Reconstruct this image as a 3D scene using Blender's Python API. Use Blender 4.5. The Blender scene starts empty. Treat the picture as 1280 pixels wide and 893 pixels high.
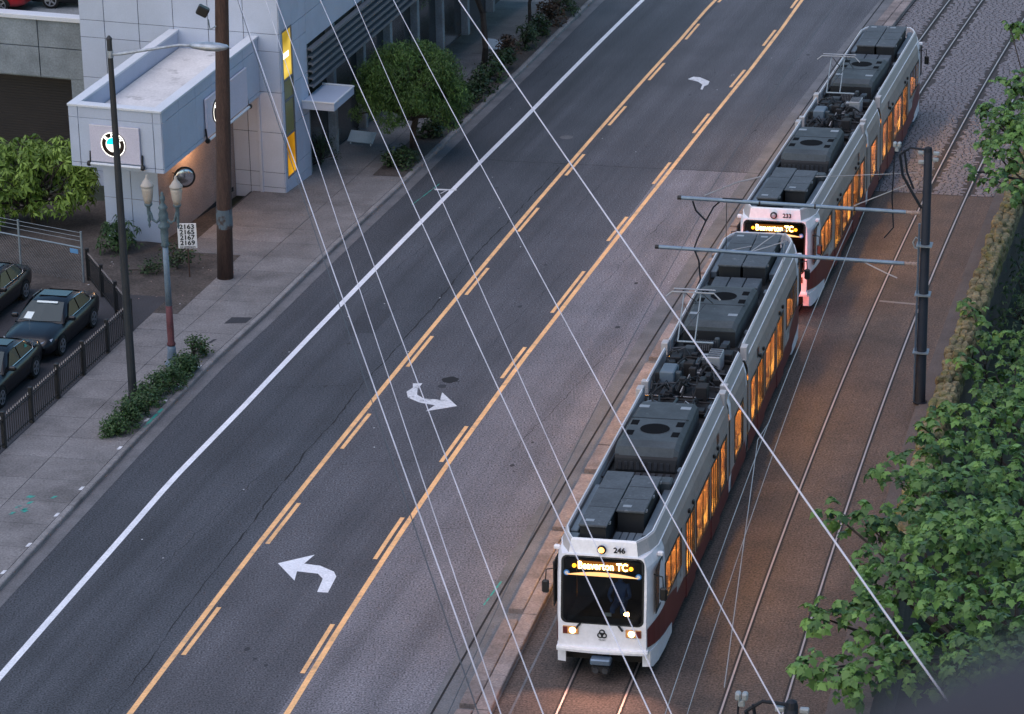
import bpy, math, random
from mathutils import Vector, Matrix
R = math.radians
random.seed(7)
sc = bpy.context.scene
col = sc.collection

# ------------------------------------------------------------------ camera, sky, sun, exposure
# The street falls away from the bridge at a 7 % grade. Everything is laid out on the plane of the
# street first; at the end the whole place is tipped by that grade (uprights stay plumb).
TILT = Matrix.Rotation(-math.atan(.07), 4, 'X')
CAMZ = 34.28
cd = bpy.data.cameras.new('camera'); cam = bpy.data.objects.new('camera', cd); col.objects.link(cam)
cR, cF, cU = Vector((.999833, -.005881, -.017287)), Vector((0, .946719, -.322059)), Vector((.018260, .322006, .946562))
cam.matrix_world = TILT @ Matrix(((cR.x, cU.x, -cF.x, 0), (cR.y, cU.y, -cF.y, 0), (cR.z, cU.z, -cF.z, CAMZ), (0, 0, 0, 1)))
cd.sensor_width = 36; cd.lens = 4102.76 / 1280 * 36; cd.clip_start = .2; cd.clip_end = 3000
cd.dof.use_dof = True; cd.dof.focus_distance = 98; cd.dof.aperture_fstop = 4.5
sc.camera = cam

world = bpy.data.worlds.new('World'); sc.world = world; world.use_nodes = True
wn = world.node_tree; wn.nodes.clear()
sky = wn.nodes.new('ShaderNodeTexSky'); sky.sky_type = 'NISHITA'; sky.sun_disc = False
sky.sun_elevation = R(6); sky.sun_rotation = R(205); sky.air_density = 1.0; sky.dust_density = .8; sky.ozone_density = 3.0
bg = wn.nodes.new('ShaderNodeBackground'); bg.inputs[1].default_value = .15
wo = wn.nodes.new('ShaderNodeOutputWorld')
wn.links.new(sky.outputs[0], bg.inputs[0]); wn.links.new(bg.outputs[0], wo.inputs[0])
sl = bpy.data.lights.new('sun', 'SUN'); sun = bpy.data.objects.new('sun', sl); col.objects.link(sun)
sl.energy = 1.0; sl.angle = R(75); sl.color = (1.0, .90, .93)
az, el = R(250), R(68)
sun.rotation_euler = Vector((-math.sin(az) * math.cos(el), -math.cos(az) * math.cos(el), -math.sin(el))).to_track_quat('-Z', 'Y').to_euler()
sc.view_settings.view_transform = 'Standard'; sc.view_settings.look = 'None'; sc.view_settings.gamma = 1
sc.view_settings.exposure = 1.3
sc.view_settings.use_curve_mapping = False

# ------------------------------------------------------------------ street geometry: two families of parallel arcs
def arc(k, th, O):
    t = Vector((math.sin(th), math.cos(th))); n = Vector((math.cos(th), -math.sin(th))); c = Vector(O) + n / k
    def xy(s, o):
        a = s * k; return c + (1 / k - o) * (t * math.sin(a) - n * math.cos(a))
    return xy, lambda s: th + k * s
RD, RDH = arc(.00068015, R(13.12847), (-5, 85))      # road: s metres along, o metres to the right
TK, TKH = arc(.00110823, R(12.26260), (8, 80))       # tracks
def rd(s, o, z=0): p = RD(s, o); return (p.x, p.y, z)
def tk(s, o, z=0): p = TK(s, o); return (p.x, p.y, z)

# ------------------------------------------------------------------ mesh helper
class MB:
    def __init__(s): s.v = []; s.f = []
    def add(s, vs, fs):
        b = len(s.v); s.v += [tuple(p) for p in vs]; s.f += [tuple(i + b for i in f) for f in fs]; return s
    def box(s, x0, x1, y0, y1, z0, z1, M=None):
        vs = [Vector((x, y, z)) for z in (z0, z1) for y in (y0, y1) for x in (x0, x1)]
        if M: vs = [M @ v for v in vs]
        return s.add(vs, [(0, 2, 3, 1), (4, 5, 7, 6), (0, 1, 5, 4), (2, 6, 7, 3), (0, 4, 6, 2), (1, 3, 7, 5)])
    def cbox(s, x0, x1, y0, y1, z0, z1, b=.02, M=None):
        """box with chamfered edges"""
        vs = []; 
        X, Y, Z = (x0, x1), (y0, y1), (z0, z1); b = min(b, (x1 - x0) * .45, (y1 - y0) * .45, (z1 - z0) * .45)
        idx = {}
        for k in range(2):
            for j in range(2):
                for i in range(2):
                    sx, sy, sz = (b if i == 0 else -b), (b if j == 0 else -b), (b if k == 0 else -b)
                    for ax in range(3):
                        p = [X[i] + sx, Y[j] + sy, Z[k] + sz]; p[ax] = (X[i], Y[j], Z[k])[ax]
                        idx[(i, j, k, ax)] = len(vs); vs.append(Vector(p))
        fs = []
        for ax in range(3):
            o = [a for a in range(3) if a != ax]
            for e in range(2):
                q = []
                for (u, w) in ((0, 0), (1, 0), (1, 1), (0, 1)):
                    c = [0, 0, 0]; c[ax] = e; c[o[0]] = u; c[o[1]] = w; q.append(idx[(*c, ax)])
                if (e == 0) == (ax != 1): q.reverse()
                fs.append(q)
        for ax in range(3):
            o = [a for a in range(3) if a != ax]
            for u in range(2):
                for w in range(2):
                    c0 = [0, 0, 0]; c1 = [0, 0, 0]; c1[ax] = 1
                    for c in (c0, c1): c[o[0]] = u; c[o[1]] = w
                    fs.append([idx[(*c0, o[0])], idx[(*c1, o[0])], idx[(*c1, o[1])], idx[(*c0, o[1])]])
        for i in range(2):
            for j in range(2):
                for k in range(2): fs.append([idx[(i, j, k, a)] for a in range(3)])
        cen = Vector(((x0 + x1) / 2, (y0 + y1) / 2, (z0 + z1) / 2)); out = []
        for q in fs:
            a, bb, c = vs[q[0]], vs[q[1]], vs[q[2]]
            m = sum((vs[i] for i in q), Vector()) / len(q)
            if (bb - a).cross(c - a).dot(m - cen) < 0: q = list(reversed(q))
            out.append(q)
        if M: vs = [M @ v for v in vs]
        return s.add(vs, out)
    def tube(s, pts, r, n=6, cap=True):
        pts = [Vector(p) for p in pts]; m = len(pts); rs = r if isinstance(r, (list, tuple)) else [r] * m
        vs = []; fs = []; ref = None
        for i, p in enumerate(pts):
            d = (pts[min(i + 1, m - 1)] - pts[max(i - 1, 0)]).normalized()
            if ref is None: ref = Vector((0, 0, 1)) if abs(d.z) < .9 else Vector((1, 0, 0))
            u = d.cross(ref).normalized(); w = u.cross(d).normalized(); ref = w
            for k in range(n):
                a = 2 * math.pi * k / n; vs.append(p + (u * math.cos(a) + w * math.sin(a)) * rs[i])
        for i in range(m - 1):
            for k in range(n):
                k2 = (k + 1) % n; fs.append((i * n + k, (i + 1) * n + k, (i + 1) * n + k2, i * n + k2))
        if cap: fs.append(tuple(range(n))); fs.append(tuple(reversed(range((m - 1) * n, m * n))))
        return s.add(vs, fs)
    def lathe(s, prof, n=14, c=(0, 0, 0), M=None):
        vs = []; fs = []; m = len(prof)
        for (r, z) in prof:
            for k in range(n):
                a = 2 * math.pi * k / n; v = Vector((r * math.cos(a), r * math.sin(a), z))
                vs.append((M @ v if M else v) + Vector(c))
        for i in range(m - 1):
            for k in range(n):
                k2 = (k + 1) % n; fs.append((i * n + k, i * n + k2, (i + 1) * n + k2, (i + 1) * n + k))
        fs.append(tuple(reversed(range(n)))); fs.append(tuple(range((m - 1) * n, m * n)))
        return s.add(vs, fs)
    def loft(s, rings, closed=True, caps=True):
        n = len(rings[0]); vs = [p for r in rings for p in r]; fs = []
        for i in range(len(rings) - 1):
            for k in range(n if closed else n - 1):
                k2 = (k + 1) % n; fs.append((i * n + k, i * n + k2, (i + 1) * n + k2, (i + 1) * n + k))
        if caps: fs.append(tuple(reversed(range(n)))); fs.append(tuple(range((len(rings) - 1) * n, len(rings) * n)))
        return s.add(vs, fs)
    def prism(s, poly, z0, z1, M=None):
        n = len(poly); vs = [Vector((x, y, z0)) for x, y in poly] + [Vector((x, y, z1)) for x, y in poly]
        if M: vs = [M @ v for v in vs]
        return s.add(vs, [tuple(reversed(range(n))), tuple(range(n, 2 * n))] + [(i, (i + 1) % n, n + (i + 1) % n, n + i) for i in range(n)])
    def strip(s, fn, s0, s1, offs, zs, ds=2.0):
        """sheet that follows an arc; offs/zs give its cross-section"""
        N = max(1, int(math.ceil((s1 - s0) / ds))); m = len(offs); vs = []; fs = []
        for i in range(N + 1):
            q = s0 + (s1 - s0) * i / N
            for o, z in zip(offs, zs):
                oo = o(q) if callable(o) else o; vs.append(fn(q, oo, z))
        for i in range(N):
            for k in range(m - 1): fs.append((i * m + k, i * m + k + 1, (i + 1) * m + k + 1, (i + 1) * m + k))
        return s.add(vs, fs)
    def mesh(s, name, mat, smooth=False):
        me = bpy.data.meshes.new(name); me.from_pydata(s.v, [], s.f); me.validate(); me.update()
        if mat: me.materials.append(mat)
        if smooth:
            for p in me.polygons: p.use_smooth = True
        return me
    def build(s, name, mat, parent=None, smooth=False, label=None):
        o = bpy.data.objects.new(name, s.mesh(name, mat, smooth)); col.objects.link(o)
        if parent: o.parent = parent
        if label: o['label'] = label
        return o
def tag(o, label, cat, group=None, upright=False):
    o['label'] = label; o['category'] = cat
    if group: o['group'] = group
    if upright: o['_up'] = 1
    return o
def kind(o, k): o['kind'] = k; return o
def empty(name, loc=(0, 0, 0), rz=0):
    o = bpy.data.objects.new(name, None); col.objects.link(o); o.location = loc; o.rotation_euler = (0, 0, rz); o.empty_display_size = .1; return o
def inst(name, me, parent, M):
    o = bpy.data.objects.new(name, me); col.objects.link(o); o.parent = parent; o.matrix_local = M; return o
def text(name, body, size, mat, parent, M, ext=.004, bold=0, width=None):
    cu = bpy.data.curves.new(name, 'FONT'); cu.body = body; cu.size = size; cu.align_x = 'CENTER'; cu.align_y = 'CENTER'; cu.extrude = ext; cu.resolution_u = 4
    cu.space_line = .8
    t = bpy.data.objects.new(name, cu); me = bpy.data.meshes.new_from_object(t); bpy.data.objects.remove(t)
    if bold:        # heavier strokes
        V0 = [v.co.copy() for v in me.vertices]; F0 = [tuple(p.vertices) for p in me.polygons]; n0 = len(V0); VV = []; FF = []
        for i, (dx, dy) in enumerate(((-1, 0), (1, 0), (0, 1), (0, -1))):
            VV += [(v.x + dx * bold, v.y + dy * bold, v.z + i * .0004) for v in V0]; FF += [tuple(k + i * n0 for k in f) for f in F0]
        me = bpy.data.meshes.new(name); me.from_pydata(VV, [], FF); me.update()
    me.materials.clear(); me.materials.append(mat)
    if width:
        xs = [v.co.x for v in me.vertices]; k = width / max(1e-6, max(xs) - min(xs))
        for v in me.vertices: v.co.x *= k
    o = bpy.data.objects.new(name, me); col.objects.link(o); o.parent = parent; o.matrix_local = M; return o
def frame3(o, x, y, z): 
    x, y, z, o = Vector(x), Vector(y), Vector(z), Vector(o)
    return Matrix(((x.x, y.x, z.x, o.x), (x.y, y.y, z.y, o.y), (x.z, y.z, z.z, o.z), (0, 0, 0, 1)))

# ------------------------------------------------------------------ materials
def M(name, c, rough=.75, metal=0, var=.12, vs=.6, grain=.10, gs=30, bump=0, bs=40, rnd=0, spec=.4, c2=None, c2s=1.5, c2t=(.5, .62), coat=0, stretch=None, streak=0, brick=None):
    m = bpy.data.materials.new(name); m.use_nodes = True; nt = m.node_tree; b = nt.nodes['Principled BSDF']
    tc = nt.nodes.new('ShaderNodeTexCoord'); src = tc.outputs['Object']
    if stretch:
        mp = nt.nodes.new('ShaderNodeMapping'); mp.inputs['Scale'].default_value = stretch; nt.links.new(src, mp.inputs[0]); src = mp.outputs[0]
    def noise(scale, det):
        n = nt.nodes.new('ShaderNodeTexNoise'); n.inputs['Scale'].default_value = scale; n.inputs['Detail'].default_value = det
        n.inputs['Roughness'].default_value = .62
        nt.links.new(src, n.inputs['Vector']); return n.outputs['Fac']
    def rng(f, a, b_, c_, d):
        r = nt.nodes.new('ShaderNodeMapRange'); nt.links.new(f, r.inputs[0])
        for i, v in enumerate((a, b_, c_, d)): r.inputs[i + 1].default_value = v
        return r.outputs[0]
    def mul(a, f):
        x = nt.nodes.new('ShaderNodeVectorMath'); x.operation = 'SCALE'; nt.links.new(a, x.inputs[0]); nt.links.new(f, x.inputs['Scale']); return x.outputs[0]
    rgb = nt.nodes.new('ShaderNodeRGB'); rgb.outputs[0].default_value = (*c, 1); cur = rgb.outputs[0]
    if c2:
        mx = nt.nodes.new('ShaderNodeMix'); mx.data_type = 'RGBA'
        nt.links.new(rng(noise(c2s, 5), c2t[0], c2t[1], 0, 1), mx.inputs[0]); nt.links.new(cur, mx.inputs[6]); mx.inputs[7].default_value = (*c2, 1); cur = mx.outputs[2]
    if var: cur = mul(cur, rng(noise(vs, 4), .3, .7, 1 - var, 1 + var))
    if grain: cur = mul(cur, rng(noise(gs, 3), .3, .7, 1 - grain, 1 + grain))
    if brick:
        bm_ = nt.nodes.new('ShaderNodeMapping'); bm_.inputs['Rotation'].default_value = (0, 0, R(14)); nt.links.new(tc.outputs['Object'], bm_.inputs[0])
        bt = nt.nodes.new('ShaderNodeTexBrick'); bt.inputs['Scale'].default_value = 1; bt.inputs['Brick Width'].default_value = brick[0]; bt.inputs['Row Height'].default_value = brick[1]; bt.inputs['Mortar Size'].default_value = .012
        bt.inputs['Color1'].default_value = (1, 1, 1, 1); bt.inputs['Color2'].default_value = (.90, .90, .90, 1); bt.inputs['Mortar'].default_value = (.72, .72, .72, 1); nt.links.new(bm_.outputs[0], bt.inputs['Vector'])
        mb = nt.nodes.new('ShaderNodeVectorMath'); mb.operation = 'MULTIPLY'; nt.links.new(cur, mb.inputs[0]); nt.links.new(bt.outputs['Color'], mb.inputs[1]); cur = mb.outputs[0]
    if streak:      # wear along the traffic direction
        s0_ = nt.nodes.new('ShaderNodeMapping'); s0_.inputs['Rotation'].default_value = (0, 0, R(15)); nt.links.new(tc.outputs['Object'], s0_.inputs[0])
        sp_ = nt.nodes.new('ShaderNodeMapping'); sp_.inputs['Scale'].default_value = (1.3, .03, 1); nt.links.new(s0_.outputs[0], sp_.inputs[0]); sn = nt.nodes.new('ShaderNodeTexNoise'); sn.inputs['Scale'].default_value = 1.0; sn.inputs['Detail'].default_value = 4
        nt.links.new(sp_.outputs[0], sn.inputs['Vector']); cur = mul(cur, rng(sn.outputs['Fac'], .3, .7, 1 - streak, 1 + streak))
    if rnd:
        oi = nt.nodes.new('ShaderNodeObjectInfo'); cur = mul(cur, rng(oi.outputs['Random'], 0, 1, 1 - rnd, 1 + rnd))
    nt.links.new(cur, b.inputs['Base Color'])
    b.inputs['Roughness'].default_value = rough; b.inputs['Metallic'].default_value = metal; b.inputs['Specular IOR Level'].default_value = spec
    b.inputs['Coat Weight'].default_value = coat
    if bump:
        bp = nt.nodes.new('ShaderNodeBump'); bp.inputs['Strength'].default_value = bump; bp.inputs['Distance'].default_value = .02
        nt.links.new(noise(bs, 3), bp.inputs['Height']); nt.links.new(bp.outputs[0], b.inputs['Normal'])
    return m
def EM(name, c, strength, var=0, vs=3, dark=None, stretch=(1, 1, 1), pos=(.36, .62)):
    m = bpy.data.materials.new(name); m.use_nodes = True; nt = m.node_tree; nt.nodes.clear()
    e = nt.nodes.new('ShaderNodeEmission'); o = nt.nodes.new('ShaderNodeOutputMaterial'); nt.links.new(e.outputs[0], o.inputs[0])
    e.inputs[1].default_value = strength; e.inputs[0].default_value = (*c, 1)
    if dark:
        tc = nt.nodes.new('ShaderNodeTexCoord'); n = nt.nodes.new('ShaderNodeTexNoise'); n.inputs['Scale'].default_value = vs; n.inputs['Detail'].default_value = 1
        mp = nt.nodes.new('ShaderNodeMapping'); mp.inputs['Scale'].default_value = stretch; nt.links.new(tc.outputs['Object'], mp.inputs[0]); nt.links.new(mp.outputs[0], n.inputs['Vector'])
        r = nt.nodes.new('ShaderNodeValToRGB'); el = r.color_ramp.elements
        el[0].position = pos[0]; el[0].color = (*dark, 1); el[1].position = pos[1]; el[1].color = (*c, 1)
        nt.links.new(n.outputs['Fac'], r.inputs[0]); nt.links.new(r.outputs[0], e.inputs[0])
    return m
def GLASS(name, tint, mixv=.75):
    m = bpy.data.materials.new(name); m.use_nodes = True; nt = m.node_tree; nt.nodes.clear()
    t = nt.nodes.new('ShaderNodeBsdfTransparent'); t.inputs[0].default_value = (*tint, 1)
    g = nt.nodes.new('ShaderNodeBsdfGlossy'); g.inputs['Roughness'].default_value = .06; g.inputs[0].default_value = (.9, .95, 1, 1)
    f = nt.nodes.new('ShaderNodeFresnel'); f.inputs[0].default_value = 1.5
    mx = nt.nodes.new('ShaderNodeMixShader'); o = nt.nodes.new('ShaderNodeOutputMaterial')
    nt.links.new(f.outputs[0], mx.inputs[0]); nt.links.new(t.outputs[0], mx.inputs[1]); nt.links.new(g.outputs[0], mx.inputs[2]); nt.links.new(mx.outputs[0], o.inputs[0])
    return m
def LEAF(name, c, c2, rough=.5):
    m = bpy.data.materials.new(name); m.use_nodes = True; nt = m.node_tree; b = nt.nodes['Principled BSDF']
    at = nt.nodes.new('ShaderNodeAttribute'); at.attribute_name = 'tone'
    mx = nt.nodes.new('ShaderNodeMix'); mx.data_type = 'RGBA'; nt.links.new(at.outputs['Fac'], mx.inputs[0]); mx.inputs[6].default_value = (*c, 1); mx.inputs[7].default_value = (*c2, 1)
    nt.links.new(mx.outputs[2], b.inputs['Base Color']); b.inputs['Roughness'].default_value = rough; b.inputs['Specular IOR Level'].default_value = .35
    tr = nt.nodes.new('ShaderNodeBsdfTranslucent'); nt.links.new(mx.outputs[2], tr.inputs[0])
    ms = nt.nodes.new('ShaderNodeMixShader'); ms.inputs[0].default_value = .22; o = nt.nodes['Material Output']
    nt.links.new(b.outputs[0], ms.inputs[1]); nt.links.new(tr.outputs[0], ms.inputs[2]); nt.links.new(ms.outputs[0], o.inputs[0])
    return m
m_asphalt = M('asphalt', (.053, .056, .066), .82, var=.18, vs=.22, grain=.95, gs=19, bump=.25, bs=60, streak=.26)
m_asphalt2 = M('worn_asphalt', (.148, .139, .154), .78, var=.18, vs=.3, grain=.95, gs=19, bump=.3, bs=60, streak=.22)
m_asphalt3 = M('turn_lane_asphalt', (.076, .074, .084), .8, var=.18, vs=.25, grain=.95, gs=19, bump=.25, bs=60, streak=.26)
m_lot = M('lot_asphalt', (.034, .034, .04), .85, var=.2, vs=.4, grain=.4, gs=25)
m_conc = M('sidewalk_concrete', (.175, .165, .165), .9, var=.22, vs=.6, grain=.34, gs=15, rnd=.10, bump=.15, c2=(.125, .117, .116), c2s=.5, c2t=(.5, .7))
m_kerb = M('kerb_concrete', (.20, .19, .19), .9, var=.25, vs=.9, grain=.3, gs=18, rnd=.1)
m_gutter = M('gutter_concrete', (.13, .128, .135), .85, var=.25, vs=.8, grain=.3, gs=20)
m_granite = M('median_stone', (.215, .175, .165), .85, var=.28, vs=1.2, grain=.3, gs=16, rnd=.18)
m_track = M('track_paving', (.095, .068, .056), .80, var=.22, vs=.4, grain=.8, gs=17, streak=.14, brick=(.32, .13), c2=(.076, .057, .049), c2s=.6, bump=.2)
m_cobble = M('cobble_stone', (.150, .138, .150), .68, var=.4, vs=4.5, grain=.25, gs=20, spec=.5)
m_mortar = M('cobble_bed', (.045, .038, .037), .9)
m_rail = M('polished_rail', (.46, .37, .35), .45, metal=.55, var=.1, grain=.1)
m_groove = M('rail_groove', (.018, .016, .016), .8)
m_white = M('road_white_paint', (.72, .72, .76), .6, var=.10, vs=1.2, grain=.16, gs=14)
m_whitew = M('worn_white_paint', (.60, .60, .62), .65, var=.1, vs=1.5, grain=.2, gs=12, c2=(.16, .16, .175), c2s=3.2, c2t=(.56, .66))
m_yellow = M('road_yellow_paint', (.86, .47, .20), .6, var=.16, vs=1.0, grain=.16, gs=12, c2=(.50, .31, .18), c2s=2.2, c2t=(.54, .70))
m_crack = M('crack_black', (.014, .014, .016), .95, var=0, grain=0)  # near-black of the sealed cracks, also the joint and an oil stain
m_teal = M('survey_paint', (.03, .30, .24), .7, var=.1, c2=(.12, .14, .14), c2s=4, c2t=(.5, .6))
m_soil = M('bed_soil', (.062, .052, .047), .95, var=.35, vs=.9, grain=.5, gs=14, bump=.4, bs=20)
m_dkgreen = M('ground_green', (.018, .026, .016), .95, var=.5, vs=.8, grain=.5, gs=8)
m_clad = M('cladding_panel', (.42, .465, .565), .6, var=.06, vs=.8, grain=.05, gs=20, rnd=.03)
m_joint = M('panel_joint', (.05, .052, .06), .9)
m_roofm = M('canopy_membrane', (.60, .585, .58), .85, var=.14, vs=.7, grain=.1, gs=10, c2=(.30, .29, .29), c2s=.9, c2t=(.58, .7))
m_coping = M('metal_coping', (.58, .60, .64), .5, var=.05)
m_deckc = M('deck_concrete', (.20, .225, .245), .85, var=.25, vs=.9, grain=.2, gs=14, rnd=.08)
m_dark = M('dark_void', (.016, .016, .018), .9)
m_shut = M('garage_shutter', (.032, .027, .026), .7, var=.2, vs=.3)
m_tan = M('tan_stucco', (.30, .22, .19), .9, var=.12, vs=1.5, grain=.3, gs=18)
m_gmetal = M('galvanised_pole', (.030, .033, .038), .6, metal=.1, var=.2, vs=2)
m_glight = M('lamp_arm_metal', (.30, .34, .39), .45, metal=.4, var=.3, vs=5)
m_wood = M('pole_wood', (.062, .036, .029), .85, var=.3, vs=1.6, grain=.4, gs=12, stretch=(6, 6, .5))
m_teal2 = M('lamp_green_paint', (.085, .125, .145), .6, var=.25, vs=4, grain=.2)
m_bluegrey = M('lamp_post_paint', (.15, .20, .255), .6, var=.2, vs=3, c2=(.17, .05, .06), c2s=2.2, c2t=(.6, .68))
m_redpost = M('lamp_post_primer', (.10, .032, .038), .7, var=.3, vs=3, c2=(.13, .15, .18), c2s=2.5, c2t=(.6, .7))
m_frost = M('frosted_globe', (.42, .37, .32), .4, var=.1, vs=4)
m_iron = M('black_iron', (.012, .012, .013), .6, var=.1)
m_ironhi = M('iron_tip', (.30, .26, .25), .5)
m_galv = M('galvanised', (.22, .26, .29), .5, metal=.5)
m_signw = M('sign_white', (.72, .70, .70), .5, var=.04)
m_ink = M('sign_ink', (.010, .010, .011), .6, var=0, grain=0)
m_plate = M('sign_lilac', (.56, .53, .62), .45, var=.04)
m_blk = M('satin_black', (.012, .012, .013), .45, var=.1)
m_steelblue = M('steel_blue', (.13, .185, .255), .4, metal=.5, var=.15, vs=3)
m_catpole = M('catenary_pole_paint', (.010, .013, .020), .6, spec=.25, var=.2, vs=1.5)
m_porc = M('insulator', (.24, .27, .29), .4)
m_cable = M('pale_cable', (.56, .55, .61), .6, var=.22, vs=.4, grain=.06)
m_cabled = M('dark_cable', (.05, .055, .07), .6)
m_tw = M('tram_white', (.78, .76, .79), .42, var=.07, vs=1.1, grain=.06, gs=9, coat=.1, spec=.4, c2=(.60, .57, .57), c2s=1.4, c2t=(.60, .78))
m_tg = M('tram_grey_side', (.36, .30, .275), .55, var=.12, vs=.8, grain=.10, gs=9, c2=(.27, .22, .20), c2s=1.2, c2t=(.55, .75))
m_rimg = M('tram_rim_grey', (.40, .375, .37), .45, var=.05)
m_trim = M('tram_rim_white', (.74, .76, .80), .4, var=.04)
m_red = M('tram_burgundy', (.115, .018, .020), .42, var=.12, vs=.7)
m_tdark = M('tram_underframe', (.018, .016, .016), .8, var=.2)
m_deck = M('roof_deck', (.012, .013, .015), .7, var=.25, vs=2)
m_ac = M('roof_unit_paint', (.052, .063, .070), .75, var=.28, vs=1.3, grain=.12, gs=14, c2=(.12, .14, .15), c2s=2.2, c2t=(.66, .74))
m_panel = M('roof_panel_grey', (.066, .075, .085), .7, var=.2, vs=1.2, grain=.2, gs=12, c2=(.13, .14, .15), c2s=3.0, c2t=(.62, .72))
m_pdark = M('roof_box_side', (.011, .012, .014), .7, var=.2)
m_strip = M('roof_strip_blue', (.10, .13, .16), .65, var=.25)
m_pipe = M('roof_pipe', (.050, .053, .060), .5, metal=.4, var=.3, vs=5)
m_pipe2 = M('roof_pipe_pale', (.30, .31, .33), .5, metal=.3, var=.2)
m_wglass = GLASS('windscreen_glass', (.42, .46, .48))
m_dglass = M('dark_glass', (.012, .014, .016), .15, var=0, grain=0, spec=.35)
m_frame = M('window_rubber', (.016, .015, .015), .6)
m_amber = EM('saloon_light', (1.0, .36, .045), .66, dark=(.07, .016, .004), vs=1.5, stretch=(1, 1.5, 1.0), pos=(.40, .60))
m_amber2 = EM('saloon_light_dim', (.80, .25, .03), .34, dark=(.030, .012, .006), vs=1.5, stretch=(1, 1.8, .9), pos=(.44, .64))
m_sglass = GLASS('saloon_glass', (.92, .88, .80))
m_glow = EM('saloon_tube', (1.0, .53, .13), 28)
m_sfloor = M('saloon_floor', (.42, .33, .22), .8, var=.2)
m_sceil = M('saloon_ceiling', (.62, .52, .38), .7)
m_spole = M('grab_pole_yellow', (.70, .50, .08), .4)
m_cab = M('cab_lining', (.030, .034, .036), .8, var=.3, vs=2)
m_hl = EM('headlight_glow', (1.0, .62, .26), 5)
m_top = EM('top_lamp_glow', (1.0, .40, .09), 2.2)
m_tail = EM('tail_lamp_glow', (1.0, .05, .03), 3.0)
m_marker = EM('marker_amber', (1.0, .36, .02), 1.6)
m_dest = EM('destination_leds', (1.0, .52, .16), 10)
m_bloom = EM('sign_bloom_glow', (1.0, .30, .03), .30)  # dim glow behind the destination letters, standing in for their bloom
m_visor = EM('visor_glow', (1.0, .50, .20), .75)  # self-glow stands in for the sign's light on the visor strip
m_hlbox = M('headlight_housing', (.50, .25, .10), .5, var=.1)
m_blue = M('access_blue', (.06, .22, .52), .5)
m_shirt = M('shirt_blue', (.04, .11, .32), .8)
m_skin = M('skin', (.32, .17, .11), .6)
m_carp = M('car_black_paint', (.008, .009, .012), .30, var=.05, spec=.35, coat=.12)
m_carg = M('car_glass', (.020, .040, .048), .12, var=0, grain=0, spec=.25)  # teal in the base colour stands in for reflected sky
m_chrome = M('chrome', (.62, .63, .66), .18, metal=1, var=0, grain=0)
m_tyre = M('tyre', (.010, .010, .010), .85)
m_rim = M('alloy_rim', (.34, .35, .38), .35, metal=.7)
m_card = M('paper_card', (.60, .66, .66), .7)
m_tealc = M('green_tag', (.06, .30, .24), .7)
m_lens = M('headlamp_lens', (.30, .34, .40), .15, spec=.8, var=.1)
m_redc = M('car_red_paint', (.28, .012, .02), .3, coat=.5)
m_stone = M('wall_stone', (.165, .138, .078), .95, var=.3, vs=3.0, grain=.4, gs=14, rnd=.26, c2=(.105, .102, .036), c2s=1.6, c2t=(.47, .62), bump=.5, bs=12)
m_bark = M('bark', (.035, .028, .023), .95, var=.3, vs=4, bump=.5, bs=14)
m_winlit = EM('lit_stairwell', (1.0, .70, .13), .42, dark=(.36, .25, .03), vs=.7, pos=(.40, .64))
m_winlit2 = EM('lit_stairwell_low', (.85, .42, .02), .36, dark=(.35, .16, .01), vs=.8)
m_winoliv = M('dim_stair_pane', (.26, .24, .10), .4)  # olive base colour stands in for dim light behind the middle panes
m_winhot = EM('stair_lamp', (1.0, .90, .55), 1.3)
m_grille = M('grille_black', (.006, .006, .007), .95, var=0, grain=0, spec=.08)
m_ring = EM('sign_white_glow', (1.0, .95, .86), 1.25)
m_blueg = EM('sign_blue_glow', (.01, .55, .75), .85)
m_shopg = M('shop_glass', (.028, .032, .034), .15, spec=.7, var=.2)
m_louv = M('louver_metal', (.155, .16, .172), .6, var=.1)
m_litblue = M('sign_board_blue', (.42, .52, .60), .5)
m_curt = M('curtain', (.30, .28, .25), .9)
m_parap = M('parapet_stone', (.030, .029, .038), .9, var=.2, vs=3)
L_maple = LEAF('maple_leaf', (.034, .082, .030), (.175, .320, .075))
L_dark = LEAF('shrub_leaf', (.016, .034, .014), (.045, .085, .030))
L_bright = LEAF('bright_leaf', (.075, .135, .020), (.27, .40, .075))
L_tree = LEAF('clipped_tree_leaf', (.022, .048, .015), (.105, .20, .045))
L_hedge = LEAF('hedge_leaf', (.022, .052, .018), (.070, .130, .040))
L_brown = LEAF('brown_leaf', (.045, .026, .018), (.10, .06, .035))

# ------------------------------------------------------------------ setting: ground, road, tracks, pavements
G = MB().strip(tk, -130, 260, [-300, -40, 1.72, 1.75, 6, 14, 300], [-.10, -.10, -.10, -2.6, -3.2, -3.4, -3.4], 6)
kind(G.build('ground', m_dkgreen), 'structure')

o_road = kind(MB().strip(rd, -70, 190, [-7.85, -2.2], [0, 0]).build('road', m_asphalt), 'structure')
MB().strip(rd, -70, 190, [-2.2, 1.62], [0, 0]).build('turn_lane', m_asphalt3, o_road)
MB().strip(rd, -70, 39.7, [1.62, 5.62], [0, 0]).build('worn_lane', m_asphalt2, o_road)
MB().strip(rd, 39.7, 190, [1.62, 5.62], [0, 0]).build('far_lane', m_asphalt3, o_road)
def lerp(tab):
    def f(s):
        if s <= tab[0][0]: return tab[0][1]
        for (a, x), (b, y) in zip(tab, tab[1:]):
            if s <= b: return x + (y - x) * (s - a) / (b - a)
        return tab[-1][1]
    return f
yr = lerp([(-60, 1.86), (-11, 1.82), (-5.5, 1.69), (.8, 1.60), (6.3, 1.57), (16, 1.60), (20, 1.66), (29, 1.75), (38, 1.83), (56, 1.86), (64, 1.74), (70, 1.55), (160, 1.3)])
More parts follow.
